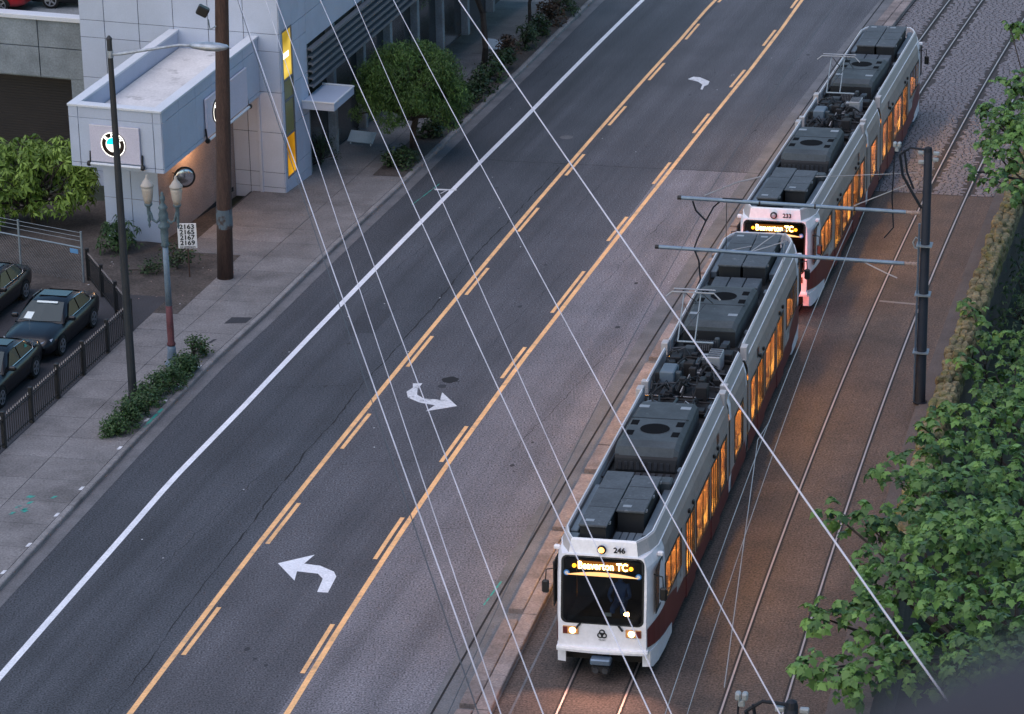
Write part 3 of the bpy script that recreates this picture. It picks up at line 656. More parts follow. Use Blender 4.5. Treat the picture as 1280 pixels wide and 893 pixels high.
up_ = empty('utility_pole', (-9.96, 109.53, .12)); tag(up_, 'thick brown wooden utility pole at the edge of the pavement', 'utility pole', upright=True)
MB().tube([(0, 0, 0), (.10, 0, 3), (.22, 0, 6), (.40, 0, 10.5), (.52, 0, 14)], [.29, .27, .255, .23, .21], 14).build('pole', m_wood, up_, True)
MB().lathe([(.287, 1.9), (.284, 2.6)], 14, (.075, 0, 0)).build('notice_wrap', M('faded_notice', (.10, .13, .155), .8, c2=(.06, .04, .035), c2s=3), up_)
MB().tube([(.16, .26, .1), (.30, .25, 5), (.46, .22, 10.5)], .035, 6).build('conduit', m_iron, up_)
MB().tube([(.26, -.1, 9.25), (-.05, -.15, 9.1), (-.1, -.15, 9.45)], .03, 6).build('lamp_arm', m_galv, up_)
MB().cbox(-.42, -.02, -.32, .0, 9.50, 9.82, .04, Matrix.Translation((-.1, 0, 9.6)) @ Matrix.Rotation(.5, 4, 'Y') @ Matrix.Translation((0, 0, -9.6))).build('floodlight', m_blk, up_)

sg_ = empty('address_sign', (-11.23, 109.75, .12)); tag(sg_, 'white address sign with four black house numbers on a thin post', 'sign', upright=True)
MB().tube([(0, .03, -.1), (0, .03, 1.95)], .03, 6).build('post', M('sign_post_rust', (.07, .04, .03), .8), sg_)
MB().cbox(-.33, .33, -.012, .012, 1.08, 2.0, .006).build('plate', m_signw, sg_)
for i, t in enumerate(('2163', '2165', '2167', '2169')):
    text('number', t, .235, m_ink, sg_, frame3((0, -.015, 1.875 - i * .20), (1, 0, 0), (0, 0, 1), (0, -1, 0)), .002, .008, .52)
text('street_name', 'SW JEFFERSON', .085, m_ink, sg_, frame3((0, -.015, 1.125), (1, 0, 0), (0, 0, 1), (0, -1, 0)), .002, .002, .54)

# ------------------------------------------------------------------ fences
picket = MB().box(-.011, .011, -.011, .011, .06, .98).mesh('picket', m_iron)
tip = MB().add([(-.02, -.02, .98), (.02, -.02, .98), (.02, .02, .98), (-.02, .02, .98), (0, 0, 1.08)], [(0, 1, 4), (1, 2, 4), (2, 3, 4), (3, 0, 4), (3, 2, 1, 0)]).mesh('picket_tip', m_ironhi)
fpost = MB().cbox(-.06, .06, -.06, .06, 0, 1.12, .01).cbox(-.075, .075, -.075, .075, 1.12, 1.17, .02).mesh('fence_post', m_iron)
def iron_fence(A, B, n, label, skip_last=False):
    A, B = Vector(A), Vector(B); d = B - A; L = d.length; f = empty('iron_fence', A, math.atan2(d.y, d.x)); tag(f, label, 'fence', upright=True); f['_slope'] = 1
    for z in (.14, .86): MB().box(0, L, -.016, .016, z, z + .035).build('rail', m_iron, f)
    for i in range(n + 1): 
        if not (skip_last and i == n): inst('fence_post', fpost, f, Matrix.Translation((L * i / n, 0, 0)))
    k = int(L / .17)
    for i in range(1, k):
        x = L * i / k
        inst('picket', picket, f, Matrix.Translation((x, 0, 0))); inst('picket_tip', tip, f, Matrix.Translation((x, 0, 0)))
iron_fence((*RD(-6.0, -11.95), .12), (*RD(16.4, -11.80), .12), 10, 'black iron picket fence running between sales lot and pavement', True)
iron_fence((*RD(16.4, -11.80), .12), (-14.75, 109.6, .12), 3, 'short black iron picket fence crossing behind the parked sedans')
cf = empty('chain_link_fence', (-14.89, 109.35, .12), math.atan2(2.0, -2.97)); tag(cf, 'chain link fence with pale top rail and small blue notice', 'fence', upright=True); cf['_slope'] = 1
for x in (0, 2.9, 5.8): MB().tube([(x, 0, 0), (x, 0, 1.85)], .04, 8).build('post', m_galv, cf)
MB().tube([(0, 0, 1.25), (5.8, 0, 1.25)], .03, 8).build('top_rail', m_galv, cf)
for z in (1.5, 1.65, 1.8): MB().tube([(0, 0, z), (5.8, 0, z)], .008, 4).build('strand', m_galv, cf)
wm = MB()
for i in range(44):
    x = i * .14
    wm.tube([(max(0, x - 1.2), .0, max(0, 1.2 - x) if x < 1.2 else 0), (min(x, 5.8), .0, 1.2 if x <= 5.8 else 1.2 - (x - 5.8))], .004, 3, False)
wm.build('mesh', m_galv, cf)
MB().cbox(.15, .52, .02, .04, 1.02, 1.18, .005).build('notice', M('notice_blue', (.10, .24, .42), .6), cf)

# ------------------------------------------------------------------ sedans
def sedan(s, o, label, card=None, turn=0, name='parked_car', paint=None, loc=None, rz=None, up=False):
    paint = paint or m_carp
    h = RDH(s) if rz is None else 0
    c = empty(name, loc or rd(s, o, .128), (math.pi - h + turn) if rz is None else rz)   # local +y = bonnet end
    tag(c, label, 'car', 'dark cars on the sales lot', up)
    st = [(-2.45, .42, .80, .70), (-2.40, .36, .96, .80), (-2.1, .28, 1.06, .88), (-1.7, .24, 1.05, .915), (-1.0, .20, 1.00, .93), (.2, .20, .98, .93), (.9, .20, .965, .93), (1.4, .22, .93, .92), (1.9, .24, .86, .90), (2.2, .26, .78, .85), (2.38, .30, .68, .74), (2.44, .36, .60, .62)]
    rings = []
    for y, z0, z1, w in st:
        sh = z0 + (z1 - z0) * .70
        rings.append([(-w * .90, y, z0), (-w * .99, y, z0 + .12), (-w, y, sh - .12), (-w * .985, y, sh), (-w * .86, y, z1 - .045), (-w * .5, y, z1 - .008), (0, y, z1), (w * .5, y, z1 - .008), (w * .86, y, z1 - .045), (w * .985, y, sh), (w, y, sh - .12), (w * .99, y, z0 + .12), (w * .90, y, z0)])
    MB().loft([list(reversed(r)) for r in rings]).build('body', paint, c, True)
    # greenhouse: stations (y, z, half width)
    gh = [(1.02, .94, .80), (.55, 1.18, .72), (.12, 1.38, .63), (-.35, 1.445, .60), (-.9, 1.43, .59), (-1.35, 1.31, .60), (-1.75, 1.10, .66), (-1.95, 1.02, .70)]
    rings = [[(-.86, y, .92), (-w - .10 * (1.45 - z), y, z - .05), (-w + .10, y, z - .005), (0, y, z + .012), (w - .10, y, z - .005), (w + .10 * (1.45 - z), y, z - .05), (.86, y, .92)] for y, z, w in gh]
    MB().loft([list(reversed(r)) for r in rings]).build('roof', paint, c, True)
    ws_ = [(-.74, .93, 1.003), (.74, .93, 1.003), (.555, .16, 1.392), (-.555, .16, 1.392)]
    w1 = MB().add([(-.74, .98, .985), (0, 1.05, .985), (.74, .98, .985), (.57, .18, 1.385), (0, .20, 1.41), (-.57, .18, 1.385)], [(1, 0, 5, 4), (2, 1, 4, 3)]).build('windscreen', m_carg, c)
    MB().add([(-.60, -1.72, 1.135), (.60, -1.72, 1.135), (.50, -1.14, 1.40), (-.50, -1.14, 1.40)], [(0, 1, 2, 3)]).build('rear_window', m_carg, c)
    for sx in (-1, 1):
        for (ya, yb, yc, yd) in ((.62, .06, -.36, -.36), (-.44, -.44, -1.02, -1.48)):
            p = [(sx * .862, ya, .985), (sx * .862, yd if ya < 0 else yc, .985), (sx * .695, yc, 1.375), (sx * .695, yb, 1.365 if ya > 0 else 1.375)]
            MB().add(p, [(0, 1, 2, 3) if sx > 0 else (3, 2, 1, 0)]).build('side_window', m_carg, c)
        MB().tube([(sx * .868, .80, .97), (sx * .872, -.4, .975), (sx * .868, -1.45, .985), (sx * .80, -1.55, 1.10), (sx * .71, -1.1, 1.365), (sx * .70, -.3, 1.40)], .010, 5).build('trim', m_chrome, c)
        mr_ = MB().cbox(-.12, .12, -.07, .07, -.07, .08, .04, Matrix.Translation((sx * 1.0, .62, 1.0))).build('mirror', paint, c)
        hl = MB().add([(sx * .80, 2.20, .60), (sx * .50, 2.41, .58), (sx * .50, 2.39, .68), (sx * .84, 2.02, .745)], [(0, 1, 2, 3) if sx < 0 else (3, 2, 1, 0)])
        hl.v = [(x * 1.012, y + .012, z + .008) for x, y, z in hl.v]; hl.build('headlight', m_lens, c)
        MB().cbox(sx * .15 - .12, sx * .15 + .12, 2.40, 2.452, .52, .66, .03).build('grille', m_chrome, c)
        for y in (1.45, -1.46):
            wh = MB().lathe([(.33, -.10), (.335, 0), (.33, .10), (.27, .112)], 20, (sx * .83, y, .335), Matrix.Rotation(sx * math.pi / 2, 3, 'Y')).build('wheel', m_tyre, c)
            MB().lathe([(.235, .10), (.235, .118), (.20, .116), (.19, .10)], 20, (sx * .83, y, .335), Matrix.Rotation(sx * math.pi / 2, 3, 'Y')).build('rim', m_rim, wh)
            sp = MB()
            for k in range(5):
                a = k * 2 * math.pi / 5
                sp.box(-.03, .03, .02, .22, .10, .124, Matrix.Translation((sx * .83, y, .335)) @ Matrix.Rotation(sx * math.pi / 2, 4, 'Y') @ Matrix.Rotation(a, 4, 'Z'))
            sp.build('spokes', m_rim, wh)
            ar = MB(); n = 14; vs = []
            for i in range(n + 1):
                a = math.pi * i / n; vs += [(sx * .932, y + .36 * math.cos(a), .30 + .36 * math.sin(a)), (sx * .932, y + .42 * math.cos(a), .30 + .42 * math.sin(a))]
            ar.add(vs, [(2 * i, 2 * i + 1, 2 * i + 3, 2 * i + 2) for i in range(n)]).build('wheel_arch', m_tyre, c)
    MB().add([(-.5, -.25, 1.462), (.5, -.25, 1.462), (.5, -.85, 1.452), (-.5, -.85, 1.452)], [(3, 2, 1, 0)]).build('sunroof', m_dglass, c)
    if card == 'card':
        MB().add([(.30, .97, 1.02), (.58, .93, 1.02), (.53, .66, 1.165), (.28, .68, 1.165)], [(0, 1, 2, 3), (3, 2, 1, 0)]).build('price_card', m_card, c)
        MB().add([(-.38, .30, 1.375), (.34, .30, 1.375), (.34, .22, 1.415), (-.38, .22, 1.415)], [(0, 1, 2, 3), (3, 2, 1, 0)]).build('banner', m_card, c)
        MB().tube([(.05, 1.75, .91), (.05, 1.75, 1.25)], .01, 4).build('badge_pole', m_galv, c)
    if card == 'tag':
        MB().add([(-.795, -.95, 1.16), (-.80, -1.18, 1.14), (-.765, -1.12, 1.24), (-.762, -1.02, 1.26)], [(0, 1, 2, 3), (3, 2, 1, 0)]).build('price_tag', m_tealc, c)
    return c
sedan(15.12, -14.10, 'black sedan with white card and strip behind its windscreen', 'card')
sedan(10.0, -14.15, 'black sedan with green tag in its side window beside the picket fence', 'tag')
sedan(17.6, -17.5, 'black sedan parked nearest the chain link fence', None)
dc = BM @ Vector((-10.2, 5.6, 5.3))
sedan(0, 0, 'dark car on the parking deck above the panelled parapet', None, paint=m_carp, loc=dc, rz=-BH + math.pi / 2 + .25, up=True)['_b'] = 1
dc = BM @ Vector((-14.5, 4.2, 5.3))
sedan(0, 0, 'red car at the edge of the parking deck', None, paint=m_redc, loc=dc, rz=-BH + math.pi / 2, up=True)['_b'] = 1

# ------------------------------------------------------------------ light rail vehicles (local x right, y from nose to tail, z up)
LEN = 27.7
HALF = [(1.17, .30), (1.29, .42), (1.325, .95), (1.325, 2.62), (1.30, 3.02), (1.22, 3.26)]
def slant(z, y): return max(0, z - 1.45) * .11 * max(0, 1 - y / 1.5)
def nose_w(y): 
    t = min(1, y / 1.5); return .845 + .155 * (1 - (1 - t) ** 2.4)
def ring(y, flip, x0=1, zb=None):
    pts = []; k = nose_w(y)
    for sx in (-1, 1):
        q = HALF if sx < 0 else list(reversed(HALF))
        for x, z in q:
            if zb is not None: z = max(z, zb)
            yy = y + slant(z, y); pts.append((sx * x * k, LEN - yy if flip else yy, z))
    return pts
def shell(flip):
    ys = [.0, .06, .2, .45, .8, 1.15, 1.5, 6, 12.0]
    rings = [ring(y, flip, 1, .74 if y < .9 else None) for y in ys]
    m = MB(); n = 12
    rr_ = rings if flip else [list(reversed(r)) for r in rings]; fs = []
    for i in range(len(rr_) - 1):
        for k in range(n):
            if ys[i] >= 1.5 and {k, (k + 1) % n} in ({2, 3}, {8, 9}): continue       # window band: filled by the side walls
            k2 = (k + 1) % n; fs.append((i * n + k, i * n + k2, (i + 1) * n + k2, (i + 1) * n + k))
    m.add([p for r in rr_ for p in r], fs)
    return m, rings
def side_wall(par, y0, y1, sx, holes):
    """side skin between sill and shoulder with real window and door openings"""
    ys_ = sorted({y0, y1} | {h[0] for h in holes} | {h[1] for h in holes}); zs_ = sorted({.95, 2.62} | {h[2] for h in holes} | {h[3] for h in holes}); mb = MB(); nz = len(zs_)
    for X, d in ((sx * 1.3255, 1), (sx * 1.285, -1)):
        vs = [(X, y, z) for y in ys_ for z in zs_]; fs = []
        for i in range(len(ys_) - 1):
            for j in range(nz - 1):
                ym, zm = (ys_[i] + ys_[i + 1]) / 2, (zs_[j] + zs_[j + 1]) / 2
                if any(h[0] < ym < h[1] and h[2] < zm < h[3] for h in holes): continue
                f = (i * nz + j, (i + 1) * nz + j, (i + 1) * nz + j + 1, i * nz + j + 1); fs.append(f if sx * d > 0 else tuple(reversed(f)))
        mb.add(vs, fs)
    mb.build('side_wall', m_tg, par)
seat_me = MB().cbox(-.40, .40, -.22, .22, .40, .50, .03).cbox(-.40, .40, .16, .26, .48, 1.02, .03).cbox(-.32, .32, -.12, .12, .0, .40, .02).mesh('seat', M('seat_cloth', (.30, .18, .10), .9, var=.15))
def saloon(par, y0, y1, seats, glow):
    MB().box(-1.28, 1.28, y0, y1, .86, .93).build('floor', m_sfloor, par)
    MB().box(-1.24, 1.24, y0, y1, 2.66, 2.72).build('ceiling', m_sceil, par)
    for x in (-.62, .62): MB().box(x - .08, x + .08, y0 + .15, y1 - .15, 2.635, 2.655).build('ceiling_light', glow, par)
    for x in (-.45, .45):
        for y in seats: inst('seat', seat_me, par, Matrix.Translation((x * 1.9, y, .93)))
    for k, y in enumerate(seats[::2]): MB().tube([((.42 if k % 2 else -.42), y + .45, .93), ((.42 if k % 2 else -.42), y + .45, 2.66)], .02, 6).build('grab_pole', m_spole, par)
def fairing(path, inset):
    """white rim round the roof well; path = plan points (x, y, nx, ny)"""
    prof = [(.0, 3.24), (-.10, 3.60), (-.15, 3.63), (-.19, 3.60), (-.20, 3.24)]
    return [[(x + nx * a, y + ny * a, z) for a, z in prof] for x, y, nx, ny in path]
def side_pane(par, y0, y1, z0, z1, sx, lit, name='window', split=1):
    f = MB(); X = sx * 1.3265; b = .055
    def bx(ya, yb, za, zb, d=.018): f.box(min(X, X + sx * d), max(X, X + sx * d), ya, yb, za, zb)
    bx(y0, y1, z0 - b, z0); bx(y0, y1, z1, z1 + b); bx(y0 - b, y0, z0 - b, z1 + b); bx(y1, y1 + b, z0 - b, z1 + b)
    for i in range(1, split): ym = y0 + (y1 - y0) * i / split; bx(ym - .035, ym + .035, z0, z1)
    w = f.build(name, m_frame, par)
    for i in range(split):
        ya, yb = y0 + (y1 - y0) * i / split, y0 + (y1 - y0) * (i + 1) / split
        q_ = [(X + sx * .004, ya + .02, z0), (X + sx * .004, yb - .02, z0), (X + sx * .004, yb - .02, z1), (X + sx * .004, ya + .02, z1)]
        MB().add(q_, [(0, 1, 2, 3) if sx > 0 else (3, 2, 1, 0)]).build('pane', lit, w)
    return w
def tram(number, label, s0, run):
    p0, p1 = TK(s0, -4.80), TK(s0 + LEN, -4.80); d = (p1 - p0).normalized()
    t = empty('light_rail_vehicle', (p0.x, p0.y, .0), -math.atan2(d.x, d.y)); tag(t, label, 'tram', 'coupled light rail vehicles')
    for flip in (False, True):
        yy = (lambda y: LEN - y) if flip else (lambda y: y)
        def bxy(m, x0, x1, y0, y1, z0, z1, b=.0, Mx=None):
            ya, yb = sorted((yy(y0), yy(y1)))
            return m.cbox(x0, x1, ya, yb, z0, z1, b, Mx) if b else m.box(x0, x1, ya, yb, z0, z1, Mx)
        sh, rings = shell(flip)
        # nose mask round the windscreen opening
        def fp(x, z, e=0): y = slant(z, 0) - e; return (x, yy(y), z)
        k = nose_w(0)
        def prof_x(z):
            for (xa, za), (xb, zb) in zip(HALF, HALF[1:]):
                if za <= z <= zb: return (xa + (xb - xa) * (z - za) / (zb - za)) * k
            return HALF[-1][0] * k
        zs = [.74, .95, 1.50, 1.62, 2.2, 2.62, 3.02, 3.10, 3.20, 3.26]
        for za, zb in zip(zs, zs[1:]):
            xa, xb = prof_x(za), prof_x(zb); quads = []
            if zb <= 1.50 or za >= 3.20: quads.append([(-xa, za), (xa, za), (xb, zb), (-xb, zb)])
            else:
                ia, ib = 1.00, 1.00
                if za <= 1.5: ia = .90
                if zb >= 3.2: ib = .93
                quads += [[(-xa, za), (-ia, za), (-ib, zb), (-xb, zb)], [(ia, za), (xa, za), (xb, zb), (ib, zb)]]
            for q in quads: sh.add([fp(x, z) for x, z in q], [(3, 2, 1, 0) if flip else (0, 1, 2, 3)])
        body = sh.build('body_shell', m_tw, t)
        # coloured side skins 4 mm proud of the shell
        for sx in (-1, 1):
            X0, X1 = sorted((sx * 1.326, sx * 1.330))
            side_wall(t, *sorted((yy(1.5), yy(12.0))), sx, [(*sorted((yy(a_), yy(b_))), c_, d_) for a_, b_, c_, d_ in ((1.62, 3.95, 1.62, 2.56), (4.75, 6.05, 1.0, 2.42), (6.42, 8.5, 1.05, 2.40), (8.88, 10.18, 1.0, 2.42), (10.5, 11.5, 1.06, 2.42))])
            bxy(MB(), X0, X1, 2.6, 11.98, .44, .998).build('lower_skin', m_red, t)
            X0, X1 = sorted((sx * 1.3262, sx * 1.334))
            w = MB(); vs = []; fs = []
            stn = [(.04, .93, 1.42), (.2, .91, 1.46), (.5, .87, 1.50), (.9, .82, 1.52), (1.5, .74, 1.53), (2.1, .66, 1.50), (2.6, .58, 1.42), (3.4, .60, 1.24), (4.7, .60, 1.002)]
            for y, za, zb in stn:
                x = 1.325 * nose_w(y) + .008
                vs += [(sx * x, yy(y + slant(za, y)), za), (sx * x, yy(y + slant(zb, y)), zb)]
            for i in range(len(stn) - 1):
                f_ = (2 * i, 2 * i + 2, 2 * i + 3, 2 * i + 1); fs.append(f_ if (sx > 0) != flip else tuple(reversed(f_)))
            w.add(vs, fs).build('red_sweep', m_red, t)
            # windows and doors
            side_pane(t, *sorted((yy(.42), yy(1.28))), 1.78, 2.88, sx * (.975), m_dglass, 'cab_window')
            side_pane(t, *sorted((yy(1.62), yy(3.95))), 1.62, 2.56, sx, m_sglass, split=3)
            side_pane(t, *sorted((yy(6.42), yy(8.5))), 1.05, 2.40, sx, m_sglass, split=2)
            side_pane(t, *sorted((yy(10.5), yy(11.5))), 1.06, 2.42, sx, m_sglass)
            for ya in (4.75, 8.88):
                dr = side_pane(t, *sorted((yy(ya), yy(ya + 1.3))), 1.0, 2.42, sx, m_sglass, 'door', 4)
                Xa, Xb = sorted((sx * 1.327, sx * 1.349)); 
                bxy(MB(), Xa, Xb, ya - .06, ya + 1.36, .36, .94).build('door_sill', m_red, dr)
                for yb in (ya + .3, ya + .95): MB().cbox(*sorted((sx * 1.332, sx * 1.40)), yy(yb) - .06, yy(yb) + .06, 2.62, 2.74, .02).build('door_lamp', m_blk, t)
            bxy(MB(), *sorted((sx * 1.331, sx * 1.335)), 9.9, 10.2, 2.72, 3.0).build('side_display', m_dglass, t)
            bxy(MB(), *sorted((sx * 1.331, sx * 1.334)), 3.3, 4.2, 1.08, 1.55).build('poster', M('side_poster', (.42, .41, .40), .5, c2=(.16, .14, .13), c2s=2.5), t)
            # corner skirt below the nose
            sk = MB(); rg = []
            for y in (.22, .4, .8, 1.6, 2.58):
                xo = 1.325 * nose_w(y) - .004; lo = .26 if y > .3 else .32
                q_ = .20 if y < .3 else .07
                rg.append([(sx * (xo - q_), yy(y), lo), (sx * xo, yy(y), lo + .02), (sx * (xo + .004), yy(y), .76), (sx * (xo - q_), yy(y), .76)])
            if (sx > 0) != flip: rg = [list(reversed(r_)) for r_ in rg]
            sk.loft(rg).build('skirt', m_tw, t)
            # mirror
            ma = MB().tube([(sx * 1.20, yy(.55), 2.72), (sx * 1.48, yy(.35), 2.74), (sx * 1.50, yy(.33), 2.45)], .018, 6).build('mirror_arm', m_blk, t)
            MB().cbox(sx * 1.50 - .09, sx * 1.50 + .09, yy(.33) - .06, yy(.33) + .06, 2.12, 2.46, .035).build('mirror', m_blk, ma)
            MB().cbox(*sorted((sx * 1.24, sx * 1.40)), yy(.95) - .06, yy(.95) + .06, 3.06, 3.18, .03).build('camera_pod', m_tw, t)
        saloon(t, *sorted((yy(1.82), yy(12.2))), [yy(y) for y in (2.2, 3.05, 3.9, 6.7, 7.5, 8.3, 10.6, 11.4)], m_glow)
        bxy(MB(), -1.05, 1.05, .7, 12.0, .22, .70).build('underframe', m_tdark, t)
        # windscreen, cab and front fittings
        o_ = []
        for cx, cz, a0 in ((.86, 1.66, -90), (.86, 3.06, 0), (-.86, 3.06, 90), (-.86, 1.66, 180)):
            for i in range(5):
                a = R(a0 + 90 * i / 4); o_.append((cx + .15 * math.cos(a), cz + .15 * math.sin(a)))
        vs = [fp(x, z, .012 + .03 * (1 - (x / 1.05) ** 2)) for x, z in o_]; nn = len(vs)
        MB().add(vs, [tuple(range(nn)) if not flip else tuple(reversed(range(nn)))]).build('windscreen', m_wglass, t)
        gk = MB(); vin = [fp(x * .985, z if z < 1.6 or z > 3.1 else z, .012) for x, z in o_]; vout = [fp(x * 1.045, (z - 2.36) * 1.03 + 2.36, .008) for x, z in o_]
        gk.add(vin + vout, [((i, (i + 1) % nn, nn + (i + 1) % nn, nn + i) if flip else (nn + i, nn + (i + 1) % nn, (i + 1) % nn, i)) for i in range(nn)]).build('windscreen_seal', m_frame, t)
        cab_ = MB(); bxy(cab_, -.98, .98, 1.75, 1.80, 1.4, 3.15); bxy(cab_, -.98, .98, .12, 1.75, 1.40, 1.46); bxy(cab_, -.98, .98, .3, 1.75, 3.12, 3.16)
        bxy(cab_, -1.03, -.99, .14, 1.75, 1.40, 3.12); bxy(cab_, .99, 1.03, .14, 1.75, 1.40, 3.12); bxy(cab_, -.9, .9, .16, .62, 1.46, 1.62)
        cabo = cab_.build('cab_interior', m_cab, t)
        if not flip:
            sb = MB(); bxy(sb, -.98, .98, .215, .25, 2.86, 3.12); sb.build('destination_box', m_blk, t)
            n_ = Vector((0, -1, -.11)).normalized()
            text('destination', 'Beaverton TC', .27, m_dest, t, frame3((.0, .165, 2.985), (1, 0, 0), (0, .11, 1), n_), .004, .008, 1.26)
            MB().box(-.66, .66, .190, .205, 2.875, 3.095).build('sign_bloom', m_bloom, t)
            vz = MB(); vs = []
            for i in range(21):
                x = -.90 + 1.8 * i / 20; hgt = .10 * (1 - (x / .92) ** 2)
                vs += [(x, .10, 2.745), (x, .10, 2.755 + hgt)]
            vz.add(vs, [(2 * i, 2 * i + 2, 2 * i + 3, 2 * i + 1) for i in range(20)]).build('visor_glow', m_visor, t)
            for x in (-.80, .80):
                MB().lathe([(.055, 0), (.05, .03), (.02, .045)], 12, (x * .90, .15, 2.98), Matrix.Rotation(math.pi / 2, 3, 'X')).build('marker_lamp', m_marker, t)
                bg_ = MB().lathe([(.075, 0), (.075, .012)], 16, (x * 1.14, .125, 2.79), Matrix.Rotation(math.pi / 2, 3, 'X')).build('access_badge', m_blue, t)
                MB().lathe([(.045, 0), (.045, .006)], 12, (x * 1.14, .112, 2.79), Matrix.Rotation(math.pi / 2, 3, 'X')).build('badge_figure', m_signw, bg_)
            text('run_number', run, .15, m_dest, t, frame3((.62, .02, 1.80), (1, 0, 0), (0, .11, 1), (0, -1, -.11)), .003, .006)
            MB().cbox(.05, .22, .10, .12, 1.68, 1.78, .005).build('paper_slip', m_card, t)
            text('fleet_number', number, .20, m_ink, t, frame3((.42, .185, 3.43), (1, 0, 0), (0, .10, 1), (0, -1, -.10)), .004, .008)
            MB().lathe([(.12, 0), (.12, .03), (.085, .05)], 16, (-.03, .20, 3.43), Matrix.Rotation(math.pi / 2, 3, 'X')).build('headlight_rim', m_blk, t)
            MB().lathe([(.085, .03), (.07, .065), (.02, .075)], 14, (-.03, .20, 3.43), Matrix.Rotation(math.pi / 2, 3, 'X')).build('headlight', m_top if run == '43' else m_lens, t)
            for x in (-.80, .80):
                hb = MB().cbox(x - .20, x + .20, -.03, .10, 1.19, 1.40, .01).build('headlight_housing', m_hlbox, t)
                MB().box(x - .19 if x < 0 else x + .07, x - .08 if x < 0 else x + .19, -.034, -.028, 1.205, 1.385).build('turn_lamp', m_red, hb)
                xi = x + (.05 if x < 0 else -.05)
                MB().lathe([(.085, 0), (.07, .03), (.02, .04)], 14, (xi, -.028, 1.295), Matrix.Rotation(math.pi / 2, 3, 'X')).build('headlight', m_hl, hb)
                L = bpy.data.lights.new('headlight_beam', 'SPOT'); L.energy = 95 if run == '43' else 30; L.color = (1, .50, .34); L.spot_size = R(110); L.spot_blend = .7; L.shadow_soft_size = .09
                lo = bpy.data.objects.new('headlight_beam', L); col.objects.link(lo); lo.parent = t; lo.location = (xi, -.14, 1.29); lo.rotation_euler = Vector((0, -1, -.30)).to_track_quat('-Z', 'Y').to_euler()
            # emblem: three interlocked rings with a line of small letters
            em = empty('emblem'); em.parent = t
            for a in (90, 210, 330):
                cx, cz = .055 * math.cos(R(a)), .055 * math.sin(R(a)); q = MB()
                q.tube([(cx + .062 * math.cos(R(b)), -.012, 1.23 + cz + .062 * math.sin(R(b))) for b in range(0, 361, 20)], .017, 6, False).build('emblem_ring', m_ink, em)
            text('operator_name', 'TRI-MET', .05, m_ink, t, frame3((0, -.006, 1.07), (1, 0, 0), (0, 0, 1), (0, -1, 0)), .002)
            for x, a in ((-.55, -.5), (.42, .5)):
                MB().tube([(x, -.03, 1.50), (x + a * .22, -.035, 1.36)], .028, 6).build('wiper', m_blk, t)
        if flip:
            for x in (-.80, .80):
                hb = MB().cbox(x - .20, x + .20, LEN - .10, LEN + .03, 1.19, 1.40, .01).build('tail_housing', m_hlbox, t)
                MB().lathe([(.08, 0), (.06, .03), (.02, .04)], 12, (x, LEN + .028, 1.295), Matrix.Rotation(-math.pi / 2, 3, 'X')).build('tail_lamp', m_tail, hb)
                if run == '43':
                    L = bpy.data.lights.new('tail_beam', 'SPOT'); L.energy = 70; L.color = (1, .16, .09); L.spot_size = R(130); L.spot_blend = .6; L.shadow_soft_size = .07
                    lo = bpy.data.objects.new('tail_beam', L); col.objects.link(lo); lo.parent = t; lo.location = (x, LEN + .12, 1.30); lo.rotation_euler = Vector((0, 1, .35)).to_track_quat('-Z', 'Y').to_euler()
        # bumper, coupler
        bm = MB(); rg = []
        for i in range(13):
            x = -1.16 + 2.32 * i / 12; e = -.05 - .07 * (1 - (x / 1.16) ** 2)
            rg.append([(x, yy(.1), .74), (x, yy(e), .74), (x, yy(e - .012), .80), (x, yy(e), .855), (x, yy(.1), .86)])
        bm.loft(rg if not flip else [list(reversed(r_)) for r_ in rg]).build('bumper', m_tw, t)
        cp = MB(); bxy(cp, -.26, .26, -.32, -.02, .50, .66, .03); cpo = cp.build('coupler', m_steelblue, t)
        c2_ = MB(); bxy(c2_, -.24, .24, -.28, .25, .26, .46, .05); bxy(c2_, -.10, .10, -.05, .9, .34, .5, .03); c2_.build('coupler_head', m_tdark, cpo)
        for x in (-.12, .12): MB().tube([(x, yy(-.27), .36), (x, yy(-.31), .36)], .08, 10).build('coupler_cup', m_pipe, cpo)
        # roof: deck, rim, equipment
        bxy(MB(), -1.14, 1.14, .75, 12.0, 3.262, 3.275).build('roof_deck', m_deck, t)
        path = []
        for sx in (-1, 1):
            seq = [(sx * 1.235, 11.6, sx, 0), (sx * 1.235, 1.15, sx, -.1), (sx * 1.12, .70, sx * .9, -.45), (sx * .88, .24, sx * .5, -.9)]
            path += seq if sx < 0 else list(reversed(seq))
        path = [(x, yy(y), nx, ny if not flip else -ny) for x, y, nx, ny in path]
        fr = fairing(path, 0)
        MB().loft(fr if not flip else [list(reversed(r_)) for r_ in fr]).build('roof_rim', m_rimg, t)
        ff = [[(x, y + (-.006 if not flip else .006), z + (.004 if z > 3.3 else 0)) for x, y, z in r_[:3]] for r_ in (fr[3], fr[4])]
        MB().loft(ff if not flip else [list(reversed(r_)) for r_ in ff], False, False).build('front_band', m_tw, t)
        for j in (0, 2): MB().tube([(r_[j][0], r_[j][1], r_[j][2] + (.0 if j else .03)) for r_ in fr], .016, 6).build('rim_edge', m_trim, t)
        for sx in (-1, 1):      # grey shoulder panel between the side and the rim
            vs = [(sx * 1.327, yy(1.6), 2.63), (sx * 1.327, yy(11.98), 2.63), (sx * 1.304, yy(11.98), 3.03), (sx * 1.304, yy(1.6), 3.03), (sx * 1.235, yy(1.6), 3.25), (sx * 1.235, yy(11.98), 3.25)]
            fs = [(0, 1, 2, 3), (3, 2, 5, 4)]
            MB().add(vs, fs if (sx > 0) != flip else [tuple(reversed(f_)) for f_ in fs]).build('shoulder_panel', m_tg, t)
